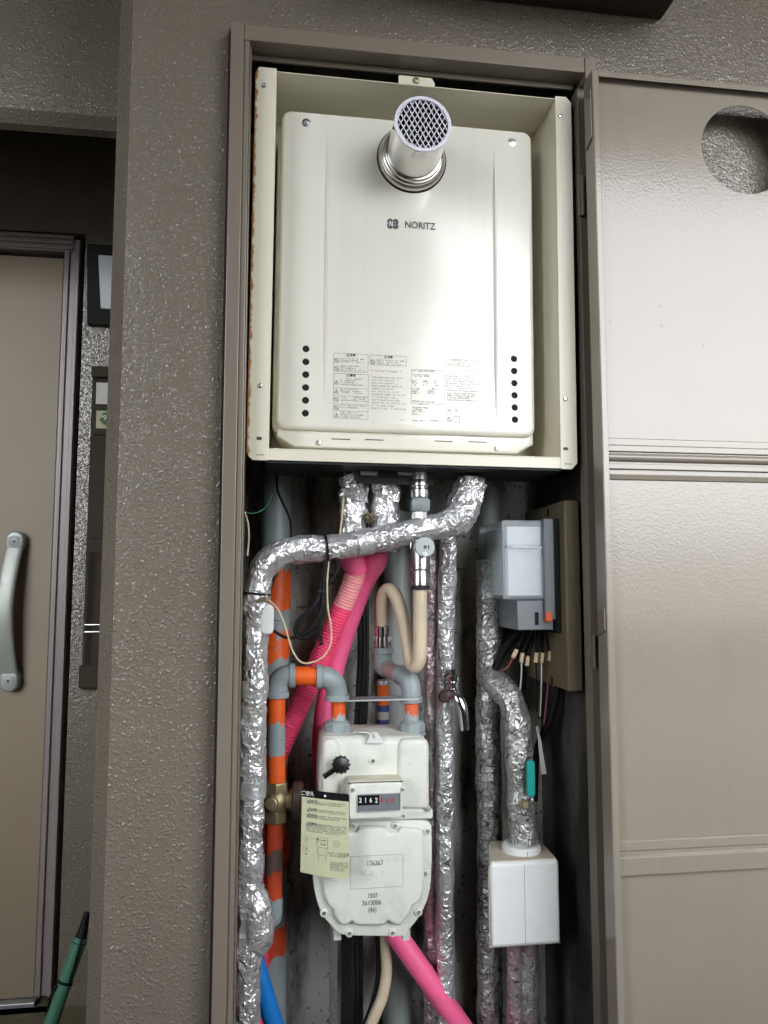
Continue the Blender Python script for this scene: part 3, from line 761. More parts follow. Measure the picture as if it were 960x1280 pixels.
for px_, py_, Y_, ax_ in ((455, 677.5, .105, (1, .1, .17)), (314.5, 985, .077, (.02, 0, 1)), (317, 860, .0765, (.02, 0, 1))):
    MB().lathe([(.0238, -.016), (.0262, -.0155), (.0268, -.004), (.0262, .006), (.0266, .0145), (.0238, .015)], at(px_, py_, Y_), ax_, 18).build('foil_tape', 'foil_tape', t1, smooth=30)
p = at(407, 685, .0975); ring(p, (1, .08, .12), .0272, .0016, 'black_rubber', t1, 'cable_tie', .0016)
p = at(320, 742, .078); ring(p, (.1, 0, 1), .0262, .0018, 'black_rubber', t1, 'cable_tie', .0016)
p = at(326, 750, .056); MB().obox(p, (1, 0, .35), (0, 1, 0), (-.35, 0, 1), .010, .004, .004).build('tape_end', 'board_beige', t1, bevel=.002)
cp = at(334, 774, .068)
clp = MB().prism(rrect(cp.x - .013, cp.x + .012, cp.z - .027, cp.z + .027, .010, 5), cp.y - .012, cp.y + .014).build('pipe_clip', 'white_plastic', t1, bevel=.003)
for i, (px, n_, sd) in enumerate(((441, 'foil_wrapped_stub', 11), (481, 'foil_wrapped_stub', 12))):
    pa = pts([(px, 603, .165), (px, 625, .165), (px + 1, 650, .162), (px + 1, 690, .160)])
    t = thing('foil_wrapped_stub', ('left of two short foil-wrapped pipe stubs under the heater', 'right of two short foil-wrapped pipe stubs under the heater')[i], 'pipe stub', pa[-1], 'foil-wrapped stubs under the heater')
    crumple('insulation', pa, .0265, 'foil_bright', t, seed=sd, jit=.0024)
    crumple('ragged_top', pts([(px - 2, 596, .16), (px + 2, 612, .158), (px, 624, .16)]), .0275, 'foil_bright', t, seed=sd + 5, jit=.005)
p = at(461, 647, .14); m = MB(); rg = random.Random(2)
for k in range(14):
    d = Vector((rg.uniform(-1, 1), rg.uniform(-1, .3), rg.uniform(-1, 1))).normalized(); q = p + d * .005
    m.obox(q, d, d.orthogonal(), d.cross(d.orthogonal()), .006, .003, .004)
tag(m.build('insulation_tuft', 'board_beige', smooth=0), 'tuft of yellowish glass wool between the two foil stubs', 'insulation')

# --- two slim foil pipes beside the gas meter
pa = pts([(560, 655, .215), (560, 700, .225), (557, 800, .232), (556, 900, .235), (556, 1100, .235), (558, 1280, .235), (559, 1420, .235)])
tA = thing('foil_wrapped_pipe', 'slim silver foil pipe with size print and a drain tap, right of the gas meter', 'pipe', (pa[-1].x, pa[-1].y, .02))
crumple('insulation', pa, .0182, 'foil_bright', tA, jit=.001, seed=21)
for body, py in (('20A', 985), ('A', 960), ('20A', 1010), ('A', 1075), ('20A', 850)):
    p = at(557, py, .235); wrapped_text(body, tA, (p.x, p.y, p.z), .0197, .021)
pb_ = pts([(540, 668, .262), (540, 720, .264), (541, 800, .268), (541, 1000, .270), (542, 1280, .270), (543, 1420, .27)])
tB = thing('foil_wrapped_pipe', 'dull pinkish foil pipe just left of the slim silver one', 'pipe', (pb_[-1].x, pb_[-1].y, .02))
crumple('insulation', pb_, .0195, 'foil_pink', tB, jit=.0012, seed=23)
# --- drain tap
fp = at(566, 855, .20)
fa = thing('drain_tap', 'small chrome drain tap on the slim foil pipe', 'tap', fp)
MB().lathe([(.0085, .030), (.0085, .018), (.0125, .016), (.0125, .006), (.0105, .004), (.0105, -.008), (.013, -.010), (.013, -.022), (.009, -.026)], fp, (0, 0, 1), 24).build('body', 'chrome', fa)
MB().tube(smooth_path(pts([(566, 868, .2), (571, 872, .188), (576, 880, .182), (579, 892, .180), (581, 912, .180)]), .004), lambda L, t: .0125 - .003 * t, 20).build('spout', 'chrome', fa)
MB().lathe([(.010, 0), (.0125, .003), (.0125, .010), (.008, .014)], at(556, 870, .205), (-.3, -1, 0), 20).build('valve_knob', 'dark_brown_plastic', fa)
# --- two foil pipes on the right, one branching to the water meter
pe = pts([(611, 700, .272), (611, 800, .272), (610, 900, .272), (612, 1050, .272), (612, 1280, .272), (612, 1420, .272)])
tE = thing('foil_wrapped_pipe', 'netted silver foil riser with size print below the electricity meter', 'pipe', (pe[-1].x, pe[-1].y, .02))
crumple('insulation', pe, .0265, 'foil_net', tE, jit=.0014, seed=31)
for body, py in (('40A', 955), ('A', 925), ('A', 1015), ('2', 1040)):
    p = at(615, py, .272); wrapped_text(body, tE, (at(612, py, .272).x, p.y, p.z), .0285, .021, ang=.12)
pf = pts([(612, 845, .262), (622, 856, .236), (636, 872, .205), (645, 896, .188), (648, 930, .182), (650, 980, .178), (653, 1030, .176), (655, 1056, .175)])
tF = thing('foil_wrapped_pipe', 'netted foil branch pipe curving down into the white meter cover', 'pipe', pf[-1])
crumple('insulation', pf, .0275, 'foil_net', tF, jit=.0013, seed=33)
vh = at(662, 971, .142)
hd = MB().prism(rrect(vh.x - .0085, vh.x + .0085, vh.z - .036, vh.z + .033, .006, 5), vh.y - .010, vh.y - .003).build('valve_handle', 'teal_plastic', tF, bevel=.002)
screw(hd, at(665, 1000, .138), .004, mat='steel_satin')
MB().lathe([(.009, 0), (.009, .012), (.006, .016)], at(655, 1004, .152), (-.1, -1, 0), 16).build('valve_stem', 'brass_old', tF)
for i, (px, mt, rr, lab, sd) in enumerate(((643, 'foil_pink', .0155, 'pinkish printed foil pipe leaving the underside of the white meter cover', 41), (661, 'foil_dull', .0200, 'silver foil pipe leaving the underside of the white meter cover', 42))):
    pg = pts([(px, 1170, .185), (px, 1230, .185), (px + 1, 1290, .185), (px + 1, 1420, .185)])
    t = thing('foil_wrapped_pipe', lab, 'pipe', (pg[-1].x, pg[-1].y, .02)); crumple('insulation', pg, rr, mt, t, jit=.001, seed=sd)
    if i == 0:
        for body, py in (('8', 1207), ('9', 1222), ('A', 1240)):
            p = at(643, py, .185); wrapped_text(body, t, p, .0172, .015)

# --- white foam cover over the water meter
a = at(612, 1085, .115); b = at(701, 1180, .115); tz = at(655, 1074, .115).z
wc = thing('water_meter_cover', 'dusty white foam box over the water meter at lower right', 'meter cover', ((a.x + b.x) / 2, .17, b.z))
bx = MB().prism(rrect(a.x, b.x, b.z, a.z + .008, .007, 4), .115, .235, rrect(a.x + .032, b.x + .004, b.z, a.z + .008, .007, 4)).build('box', 'foam_white', wc, bevel=.009, bseg=4)
MB().add([(x_, y_, z_) for z_ in (a.z + .0081, a.z + .0100) for x_, y_ in ((a.x + .004, .121), (b.x - .004, .121), (b.x, .232), (a.x + .035, .232))], [(0, 1, 2, 3), (4, 5, 6, 7), (0, 1, 5, 4), (1, 2, 6, 5), (2, 3, 7, 6), (3, 0, 4, 7)]).build('dusty_top', 'dusty_foam', bx)
xm = at(656, 1120, .115).x
MB().box(xm - .0003, xm + .0003, .1147, .1152, b.z + .004, a.z + .003).build('seam', 'tape_dark', bx, smooth=0)
MB().box(a.x - .0008, b.x + .0012, .1195, .122, b.z - .001, b.z + .0025).build('lower_edge', 'dusty_foam', bx, bevel=.001)
MB().box(a.x - .0010, a.x + .001, .120, .123, b.z + .003, a.z).build('side_edge', 'dusty_foam', bx, bevel=.001)
nk = at(653, 1066, .165)
MB().lathe([(.036, -.012), (.038, -.008), (.038, .012), (.035, .016), (.029, .016)], (nk.x, .172, nk.z), (0, 0, 1), 36).build('neck', 'foam_white', wc, smooth=40)
MB().box(nk.x - .0005, nk.x + .0005, .1335, .1345, nk.z - .006, nk.z + .012).build('neck_seam', 'tape_dark', wc, smooth=0)
# paper tag wedged behind the branch pipe
a = pts([(672, 908, .185), (676, 925, .178), (679, 945, .172), (683, 968, .170)])
m = MB(); vv = []
for k, p in enumerate(a): vv += [p + Vector((-.004 - .002 * k, 0, 0)), p + Vector((.002, .004, 0)), p + Vector((.002, .0048, 0)), p + Vector((-.004 - .002 * k, .0008, 0))]
m.add(vv, [(4 * k + j, 4 * k + (j + 1) % 4, 4 * k + 4 + (j + 1) % 4, 4 * k + 4 + j) for k in range(3) for j in range(4)] + [(0, 1, 2, 3), (15, 14, 13, 12)])
tag(m.build('paper_tag', 'paper_white'), 'narrow white paper tag hanging beside the teal valve handle', 'tag')

# --- grey vent pipes at the back
p1 = pts([(612, 588, .325), (612, 640, .325), (611, 760, .325)])
tag(MB().tube(smooth_path(p1, .02), .0255, 24).build('vent_pipe', 'pvc_grey'), 'short grey plastic pipe behind the electricity meter', 'pipe')
p1 = pts([(498, 640, .333), (498, 800, .333), (497, 1000, .333), (496, 1420, .333)])
tag(MB().tube(smooth_path(p1, .02), .030, 28).build('vent_pipe', 'pvc_grey'), 'tall grey pipe against the recess wall behind the gas hose', 'pipe')

# --- gas riser at the back left, sprayed orange in bands
rz = lambda py: at(343, py, .30).z
banded('riser_paint', [(rz(1192), GRY), (rz(1152), DORG), (rz(1085), GRY), (rz(960), DORG), (rz(876), GRY), (rz(838), ORG), (rz(823), GRY), (rz(789), ORG), (rz(762), GRY), (rz(712), ORG), (9, GRY)], .012, 55, runs=True, patches=True)
pr_ = pts([(345, 570, .30), (345, 700, .30), (343, 850, .30), (340, 1000, .30), (338, 1280, .30), (336, 1450, .30)])
gr = thing('gas_riser', 'thick grey gas riser with sprayed orange bands at the back left', 'pipe', (pr_[-1].x, .30, .02))
MB().tube(smooth_path(pr_, .02), .0315, 32).build('pipe', 'riser_paint', gr)
for py in (762, 1060): 
    p = at(342, py, .30); MB().lathe([(.0318, -.022), (.0345, -.020), (.0345, .020), (.0318, .022)], p, (0, 0, 1), 32).build('coupling', 'riser_paint', gr)

# --- gas inlet: brass valve, elbows and the union on the meter's left
GY = .135
iz = lambda py: at(345, py, GY).z
banded('inlet_paint', [(iz(1122), GRY), (iz(1086), DORG), (iz(1062), (.16, .10, .09)), (iz(1000), DORG), (iz(942), ORG), (iz(904), GRY), (9, ORG)], .009, 65, patches=True)
gi = thing('gas_inlet_pipe', 'orange and grey gas pipe with brass valve rising into the meter', 'gas pipe', at(343, 1158, GY))
pv = [at(345, 866, GY), at(345, 980, GY)]
MB().tube([pv[0] + (pv[1] - pv[0]) * (k / 20) for k in range(21)], .0175, 28).build('upper_pipe', 'inlet_paint', gi)
plo = [at(343, 1025, GY), at(341.5, 1100, GY), at(341, 1146, GY)]
MB().tube(smooth_path(plo, .01), .0165, 28).build('lower_pipe', 'inlet_paint', gi)
e = at(341, 1122, GY); MB().lathe([(.0178, .0), (.0183, -.004), (.0183, -.030), (.015, -.042), (.008, -.049), (0, -.051)], e, (0, 0, 1), 28).build('end_cap', 'grey_paint', gi)
def elbow(name, path, r, parent, collars, mat='grey_paint'):
    o = MB().tube(smooth_path(path, .004), r, 28).build(name, mat, parent)
    m = MB()
    for p, ax in collars: m.lathe([(r, -.006), (r + .0028, -.005), (r + .0028, .005), (r, .006)], p, ax, 28)
    m.build('collar', mat, o)
    return o
ez = 846
elbow('elbow', pts([(346, 868, GY), (346.5, 860, GY), (349, 852, GY), (355, 846, GY), (364, 844.5, GY)]), .0205, gi, [(at(346, 868, GY), (0, 0, 1)), (at(365, 844.5, GY), (1, 0, 0))])
MB().tube(smooth_path(pts([(362, 844.5, GY), (380, 845, GY), (402, 846, GY)]), .01), .0178, 28).build('cross_pipe', 'orange_paint', gi)
elbow('elbow', pts([(399, 846, GY), (408, 847, GY), (416, 852, GY + .004), (420, 861, GY + .01), (421.5, 872, GY + .014)]), .0205, gi, [(at(399, 846, GY), (1, 0, 0)), (at(421.5, 872, GY + .014), (0, 0, 1))])
NY = .155
banded('nipple_paint', [(at(423, 893, NY).z, (.40, .44, .45)), (9, ORG)], .009, 130, runs=True)
MB().tube([at(422.5, 872, NY), at(423, 890, NY), at(423, 908, NY)], .0135, 24).build('nipple', 'nipple_paint', gi)
def union(p, parent):
    m = MB(); m.lathe([(.0235, -.011), (.0255, -.008), (.0255, .006), (.0235, .009)], p, (0, 0, 1), 8, R(22.5)); m.lathe([(.022, .009), (.0185, .012), (.014, .012)], p, (0, 0, 1), 28); m.lathe([(.0245, -.016), (.0265, -.014), (.0265, -.011), (.024, -.0105)], p, (0, 0, 1), 28)
    return m.build('union_nut', 'grey_paint', parent, smooth=30, bevel=.001)
union(at(421.5, 908, NY), gi)
bv = at(345, 1000, GY)
m = MB(); m.lathe([(.0205, .034), (.0225, .032), (.0225, .014), (.0205, .012)], bv, (0, 0, 1), 6); m.lathe([(.0205, -.016), (.0225, -.018), (.0225, -.038), (.0205, -.040)], bv, (0, 0, 1), 6)
m.lathe([(.018, .018), (.0235, .011), (.0262, .002), (.0262, -.006), (.0235, -.015), (.018, -.022)], bv, (0, 0, 1), 30)
m.lathe([(.017, 0), (.017, .026), (.020, .027), (.020, .031)], bv, (1, -.1, 0), 24); m.lathe([(.013, .020), (.013, .028), (.010, .030)], bv, (-.35, -1, 0), 20)
va = m.build('valve', 'brass_old', gi, smooth=30, bevel=.0012)
MB().lathe([(.030, .031), (.033, .034), (.033, .044), (.028, .050), (.010, .052)], bv, (1, -.1, 0), 28).build('valve_wheel', 'dark_brown_plastic', va)
text('valve_mark', '20', 'brass_old', va, bv + Vector((-.004, -.0275, -.002)), .014, depth=.0012)

# --- gas outlet on the meter's right, up to the hose
go = thing('gas_outlet_pipe', 'short grey elbow pipe from the meter to the cream hose', 'gas pipe', at(515, 918, NY))
banded('outlet_nipple_paint', [(at(515, 892, NY).z, (.40, .43, .44)), (9, (.80, .16, .06))], .008, 130, runs=True)
MB().tube([at(514, 872, NY), at(514.5, 890, NY), at(515, 908, NY)], .0135, 24).build('nipple', 'outlet_nipple_paint', go)
union(at(515.5, 908, NY), go)
elbow('elbow', pts([(513.5, 874, NY), (513.5, 862, NY), (511, 852, NY + .006), (505, 846, NY + .018), (499, 843, NY + .03)]), .0195, go, [(at(513.5, 874, NY), (0, 0, 1))])
MB().tube(smooth_path(pts([(502, 844, NY + .026), (490, 839, NY + .05), (480, 834, NY + .07)]), .006), .0165, 24).build('cross_pipe', 'rusty_grey_paint', go)
elbow('elbow', pts([(484, 836, NY + .062), (479, 832, NY + .072), (478.5, 824, NY + .074), (479, 812, NY + .072)]), .019, go, [(at(479, 813, NY + .072), (0, 0, 1))])
# --- steel strip tying the two unions
a = at(410, 876, .150); b = at(527, 877, .150)
tb = MB().prism(rrect(a.x, b.x, .132, .178, .012, 4), 0, .003)
tb.v = [Vector((q.x, q.z, a.z + q.y)) for q in tb.v]
tag(tb.build('tie_plate', 'galvanized', smooth=0, bevel=.0006), 'thin galvanized strip bridging both gas pipes above the meter', 'bracket')
# --- banded test pipe behind the meter
tp = thing('test_pipe', 'slim orange pipe with blue tape bands behind the gas meter', 'pipe', at(478, 925, .25))
tz_ = lambda py: at(479, py, .25).z
banded('test_pipe_paint', [(tz_(909), (.75, .14, .02)), (tz_(899), (.02, .05, .22)), (tz_(889), (.42, .42, .38)), (tz_(881), (.02, .05, .22)), (9, (.78, .15, .02))], .0, 50)
MB().tube([at(479, 852, .25), at(479, 880, .25), at(478, 930, .25)], .0125, 22).build('pipe', 'test_pipe_paint', tp)
MB().lathe([(.0128, 0), (.0135, .002), (.0135, .006), (.011, .010), (0, .012)], at(479, 856, .25), (0, 0, 1), 22).build('cap', 'galvanized', tp)

# --- gas cock under the heater with round handle
kz = lambda py: at(525, py, .118).z; kx = at(525, 650, .118).x
gk = thing('gas_cock', 'satin steel gas cock with round disc handle under the heater', 'gas valve', (kx, .118, kz(736)))
def stack(prof, name, mat, seg=28):
    return MB().lathe([(r_, kz(py)) for r_, py in prof], (kx, .118, 0), (0, 0, 1), seg).build(name, mat, gk, smooth=35, bevel=.0008)
stack([(.015, 578), (.015, 602)], 'top_pipe', 'galvanized')
stack([(.0175, 600), (.0185, 601), (.0185, 608), (.0165, 609), (.0165, 611), (.0185, 612), (.0185, 622), (.0165, 623)], 'coupling', 'steel_satin')
stack([(.017, 623), (.0205, 626), (.0205, 637), (.017, 640)], 'hex_nut', 'grey_paint', 6)
stack([(.0165, 640), (.0165, 672)], 'upper_body', 'steel_satin', 8)
stack([(.0165, 672), (.0190, 675), (.0190, 712), (.0175, 713), (.0175, 714), (.0185, 715), (.0185, 732), (.017, 733)], 'body', 'steel_satin')
stack([(.0188, 732), (.0188, 737)], 'hose_clamp', 'charcoal_rubber')
hp = at(530.5, 684, .094)
dk = MB().lathe([(.0195, 0), (.0195, .004), (.0185, .0055), (.006, .006)], hp, (.05, -1, .05), 36).build('disc_handle', 'disc_grey', gk, smooth=35)
MB().lathe([(.008, -.018), (.008, .001)], hp, (.05, -1, .05), 20).build('spindle', 'steel_satin', dk)
MB().lathe([(.0035, .006), (.003, .0075)], hp, (.05, -1, .05), 14).build('spindle_screw', 'print_dark', dk)
q = hp + Vector((.007, -.0068, .0)); MB().box(q.x - .0009, q.x + .0009, q.y, q.y + .0006, q.z - .004, q.z + .004).build('mark', 'print_dark', dk, smooth=0)
q = hp + Vector((0, -.006, -.014)); MB().lathe([(.0052, 0), (.0052, .0015), (.004, .0022)], q, (.05, -1, .05), 18).build('white_dot', 'white_plastic', dk)
MB().tube([hp + Vector((.0215 * math.cos(R(w_)) - .003, .012, .0215 * math.sin(R(w_)) + .003)) for w_ in range(20, 200, 8)], .0012, 8).build('wire_loop', 'steel_satin', gk)
# --- cream gas hose
ph = pts([(525, 733, .118), (525, 770, .118), (525, 800, .118), (524, 822, .119), (519, 833, .128), (513.5, 826, .140), (510, 806, .150), (504, 775, .163), (497, 750, .175), (489, 738, .186), (482, 739, .196), (478.5, 750, .206), (478, 765, .215), (478.5, 788, .222)])
gh = thing('gas_hose', 'cream flexible gas hose looping between gas cock and meter pipe', 'hose', ph[-1])
MB().tube(smooth_path(ph, .003), .0137, 24).build('hose', 'cream_hose', gh)
cpn = at(479, 798, .222)
MB().lathe([(.0150, .026), (.0172, .024), (.0172, .010), (.016, .009), (.016, .006), (.0172, .005), (.0172, -.018), (.0155, -.020), (.0125, -.021), (.0125, -.030)], cpn, (0, 0, 1), 24).build('coupling', 'chrome', gh)
m = MB()
for w_ in range(0, 360, 30): 
    c_, s_ = math.cos(R(w_)), math.sin(R(w_)); m.obox(cpn + Vector((c_ * .0172, s_ * .0172, -.006)), (-s_, c_, 0), (c_, s_, 0), (0, 0, 1), .0012, .0012, .010)
m.build('coupling_ribs', 'steel_satin', gh, bevel=.0004)
for body, py in (('N', 757), ('1', 765), ('2', 770)):
    p = at(528, py, .118); text('hose_print', body, 'print_soft', gh, (p.x, .118 - .0142, p.z), .006, xdir=(0, 0, 1), zdir=(-1, 0, 0), depth=0)

# ================================================================== gas meter
MY = .085
def mx(px, py, Y=MY): p = at(px, py, Y); return (p.x, p.z)
base = at(465, 1170, MY)
gm = thing('gas_meter', 'off-white diaphragm gas meter with counter window hanging from two unions', 'gas meter', (base.x, .15, base.z))
# case behind: shoulders, sides and rounded foot
def outl(pp, Y): return [mx(a, b, Y) for a, b in pp]
def arc(c0, c1, c2, n=5):
    """quadratic corner in image points"""
    return [((1 - t) ** 2 * c0[0] + 2 * t * (1 - t) * c1[0] + t * t * c2[0], (1 - t) ** 2 * c0[1] + 2 * t * (1 - t) * c1[1] + t * t * c2[1]) for t in [k / n for k in range(n + 1)]]
low = arc((391, 1040), (389.5, 1027), (396, 1026), 3) + arc((528, 1025), (540.5, 1026), (540, 1038), 4) + [(540, 1075)] + arc((539, 1100), (537, 1135), (512, 1162), 7) + arc((508, 1168), (506, 1171), (498, 1171), 3) + arc((436, 1170), (424, 1170), (416, 1160), 4) + arc((404, 1146), (392, 1125), (391, 1090), 7)
low = [(a, b) for a, b in low][::-1]
lw = outl(low, MY + .012)
gb = MB().dome(slab(lw, MY + .012, MY + .026, .003, 2)).build('lower_flange', 'meter_paint', gm, smooth=35)
lb2 = inset(lw, .006)
MB().prism(lb2, MY + .0262, .225).build('rear_case', 'meter_paint', gm, smooth=35, bevel=.004)
# raised front panel with scallops round the screws
pan = arc((404, 1040), (404, 1036), (409, 1035), 2) + [(432, 1034), (436, 1041), (446, 1041), (450, 1034), (483, 1034), (487, 1041), (498, 1041), (502, 1035)] + arc((522, 1036), (530, 1037), (530, 1046), 3) + [(531, 1075), (531, 1096), (530, 1112), (526, 1128), (517, 1133), (513, 1143), (505, 1152), (501, 1158), (492, 1157), (486, 1152), (480, 1158), (446, 1158), (440, 1153), (434, 1158), (426, 1157), (417, 1146), (416, 1138), (409, 1131), (404, 1118), (402, 1100)]
pl_ = outl(pan[::-1], MY)
MB().dome(slab(pl_, MY, MY + .0122, .007, 4)).build('front_panel', 'meter_paint', gm, smooth=50)
for px, py in ((441.5, 1032), (493.5, 1031.5), (534, 1038), (531.5, 1091), (523, 1140), (490.5, 1165.5), (436.5, 1166), (405, 1141)):
    p = at(px, py, MY + .0118); bs = MB().lathe([(.0075, 0), (.0068, .003), (.006, .0035)], p, (0, -1, 0), 20).build('screw_boss', 'meter_paint', gm, smooth=40); screw(bs, p + Vector((0, -.0034, 0)), .0036)
for px in (422, 508):
    p = at(px, 1170, MY + .03); MB().box(p.x - .007, p.x + .007, p.y, p.y + .03, p.z - .008, p.z + .01).build('foot', 'meter_paint', gm, bevel=.001)
# upper case
up = arc((399, 1026), (399, 960), (402, 938), 3) + arc((403, 928), (405, 921), (414, 921), 4) + arc((524, 921), (535, 921), (537, 935), 4) + [(538, 980), (538, 1026)]
ul = outl(up[::-1], MY + .012)
MB().dome(slab(ul, MY + .012, .225, .016, 6)).build('upper_case', 'meter_paint', gm, smooth=50)
# the two vertical chambers that swell out of the upper case
for pa, pb2, pz in ((402, 424, 1010), (497, 537, 1012)):
    o = arc((pa, pz), (pa, 945), (pa + 1, 940), 2) + arc((pa + 1, 934), (pa + 3, 924), (pa + 10, 924), 4) + arc((pb2 - 8, 924), (pb2, 924), (pb2, 936), 4) + [(pb2, pz)]
    MB().dome(slab(outl(o[::-1], MY + .004), MY + .004, MY + .05, .0095, 5)).build('chamber', 'meter_paint', gm, smooth=60)
z_ = at(470, 1020, MY).z
a = at(398, 1018, MY + .006); b = at(541, 1018, MY + .006)
MB().box(a.x, b.x, MY + .006, .226, at(470, 1026, MY + .006).z, at(470, 1015, MY + .006).z).build('middle_flange', 'meter_paint', gm, bevel=.0015)
screw(gm, at(534, 1012, MY + .004), .0045)
for px in (421.5, 515.5):
    p = at(px, 918, NY); MB().lathe([(.0225, .003), (.0225, -.02), (.027, -.03)], p, (0, 0, 1), 28).build('union_neck', 'meter_paint', gm, smooth=40)
m = MB().box(at(440, 921, .15).x, at(470, 921, .15).x, .135, .165, at(455, 922, .15).z - .001, at(455, 915, .15).z); m.build('top_boss', 'dusty_meter_paint', gm, bevel=.003)
MB().tube(pts([(440, 917, .12), (443, 915, .12), (460, 916, .12), (463, 919, .12)]), .0016, 8).build('seal_wire', 'galvanized', gm)
# counter box
c0 = at(436, 980, .052); c1 = at(503, 1022, .052)
cb_ = MB().dome(slab(rrect(c0.x, c1.x, c1.z, c0.z, .006, 4), .052, MY + .02, .003, 3)).build('counter_box', 'meter_paint', gm, smooth=40)
MB().dome(slab(rrect(c0.x - .001, c1.x + .001, c0.z - .003, at(470, 975, .058).z, .004, 3), .056, MY + .02, .002, 2)).build('counter_hood', 'dusty_meter_paint', cb_, smooth=40)
w0 = at(446, 992.5, .052); w1 = at(500.5, 1013.5, .052)
rim = MB(); t_ = .0016
for x0, x1, z0, z1 in ((w0.x, w1.x, w0.z - t_, w0.z), (w0.x, w1.x, w1.z, w1.z + t_), (w0.x, w0.x + t_, w1.z + t_, w0.z - t_), (w1.x - t_, w1.x, w1.z + t_, w0.z - t_)): rim.box(x0, x1, .0495, .053, z0, z1)
wd = rim.build('window_rim', 'galvanized', cb_, smooth=0, bevel=.0005)
MB().box(w0.x + t_, w1.x - t_, .0512, .0522, w1.z + t_, w0.z - t_).build('dial', 'grey_plate', wd, smooth=0)
xm = at(474, 1003, .051).x; zt = at(470, 994, .051).z; zb2 = at(470, 1006, .051).z
MB().box(w0.x + t_ + .0005, xm, .0506, .0511, zb2, zt).build('black_dial', 'black_gloss', wd, smooth=0)
for body, px, mt in (('2', 450.5, 'white_print'), ('1', 457, 'white_print'), ('6', 463.5, 'white_print'), ('2', 470.5, 'white_print'), ('4', 477, 'red_print'), ('6', 484, 'red_print'), ('8', 491, 'red_print')):
    p = at(px, 1000.6, .0504)
    if mt == 'red_print': MB().box(p.x - .0042, p.x + .0042, .0505, .0511, p.z - .0065, p.z + .0065).build('digit_wheel', 'print_grey', wd, smooth=0)
    text('digit', body, mt, wd, (p.x, .0503, p.z), .0115, depth=.0001, sx=.85, bold=.0002)
for px, py in ((440.5, 987), (503.5, 986.5), (504.5, 1020)):
    p = at(px, py, .0515); screw(MB().lathe([(.0052, 0), (.0045, .002)], p, (0, -1, 0), 16).build('lug', 'meter_paint', cb_), p + Vector((0, -.002, 0)), .0030)
# knob, lever, rivet, seal tag
kn = at(425, 955, .070)
kb = MB().lathe([(.010, -.02), (.010, 0), (.0140, .001), (.0148, .004), (.0148, .012), (.0125, .016), (.004, .017)], kn, (.1, -1, .1), 24).build('reset_knob', 'black_gloss', gm, smooth=40)
m = MB()
for w_ in range(0, 360, 30): m.lathe([(.0022, .002), (.0022, .014)], kn + Vector((.0143 * math.cos(R(w_)), 0, .0143 * math.sin(R(w_)))), (.1, -1, .1), 8)
m.build('knurl', 'black_gloss', kb)
MB().obox(at(412, 966, .066), (1, 0, .62), (0, 1, 0), (-.62, 0, 1), .013, .004, .0042).build('lever', 'black_gloss', kb, bevel=.001)
rv = at(466, 951, MY + .0115); MB().lathe([(.0068, 0), (.0068, .0015), (.0055, .0025)], rv, (0, -1, 0), 22).build('rivet', 'meter_paint', gm); MB().lathe([(.0034, .0024), (.0030, .003)], rv, (0, -1, 0), 16).build('rivet_hole', 'tape_dark', gm)
m = MB(); o = [mx(457, 929, .092), mx(480, 929, .092), mx(471, 915, .092), mx(465, 915, .092)]
m.prism(o, .090, .0925); sg = m.build('seal_tag', 'white_plastic', gm, bevel=.0006)
text('seal_print', '5', 'print_dark', sg, at(467, 920.5, .0896), .011)
# cast-in lettering on the front panel
a = at(438, 1071, MY); b = at(503.5, 1108, MY); m = MB(); t_ = .0006
for x0, x1, z0, z1 in ((a.x, b.x, a.z, a.z + t_), (a.x, b.x, b.z, b.z + t_), (a.x, a.x + t_, b.z, a.z), (b.x, b.x + t_, b.z, a.z)): m.box(x0, x1, MY - .0008, MY + .0003, z0, z1)
m.build('plate_outline', 'emboss_grey', gm, smooth=0)
for body, px, py, sz, mt in (('176367', 468.5, 1079, .0125, 'print_grey'), ('1507', 465.5, 1119.5, .0115, 'print_grey'), ('3613006', 464.5, 1128.5, .0125, 'print_grey'), ('(46)', 465.5, 1137, .0115, 'print_grey')):
    text('stamped_number', body, mt, gm, at(px, py, MY) + Vector((0, -.0005, 0)), sz, sx=.82)
for body, px, py, sz in (('N', 455, 1091, .011), ('G', 464, 1091.5, .011), ('S', 478, 1092, .011)):
    text('cast_letter', body, 'meter_paint', gm, at(px, py, MY) + Vector((0, -.0008, 0)), sz, depth=.0008)
m = MB(); rng = random.Random(9)
for x0, y0, x1, y1, r_ in ((442, 1097, 472, 1107, 2), (489, 1086, 499, 1107, 4)):
    print_rows(m, at(x0, y0, MY), at(x1, y1, MY), r_, .95, MY - .0006)
m.build('cast_marks', 'white_plastic', gm, smooth=0)

# --- notice card hung from the meter's knob: a gently curled sheet
tl = at(377.5, 986.5, .048); tr = at(436, 993, .050); blp = at(375.5, 1091, .052); brp = at(436.5, 1099, .050)
def card(u, v, off=0.0):
    p = (tl.lerp(tr, u)).lerp(blp.lerp(brp, u), v)
    return p + Vector((0, -.006 * math.sin(math.pi * u) * (.4 + .6 * v) + .004 * v * (1 - u) - off, 0))
cdm = thing('notice_card', 'pale green card with black header strip hanging on the gas meter', 'card', (blp.x, .05, blp.z))
NU, NV = 10, 10; m = MB()
for off in (0, -.0008): m.add([card(i / NU, j / NV, off) for j in range(NV + 1) for i in range(NU + 1)], [(j * (NU + 1) + i, j * (NU + 1) + i + 1, (j + 1) * (NU + 1) + i + 1, (j + 1) * (NU + 1) + i) for j in range(NV) for i in range(NU)])
m.build('sheet', 'card_green', cdm, smooth=60)
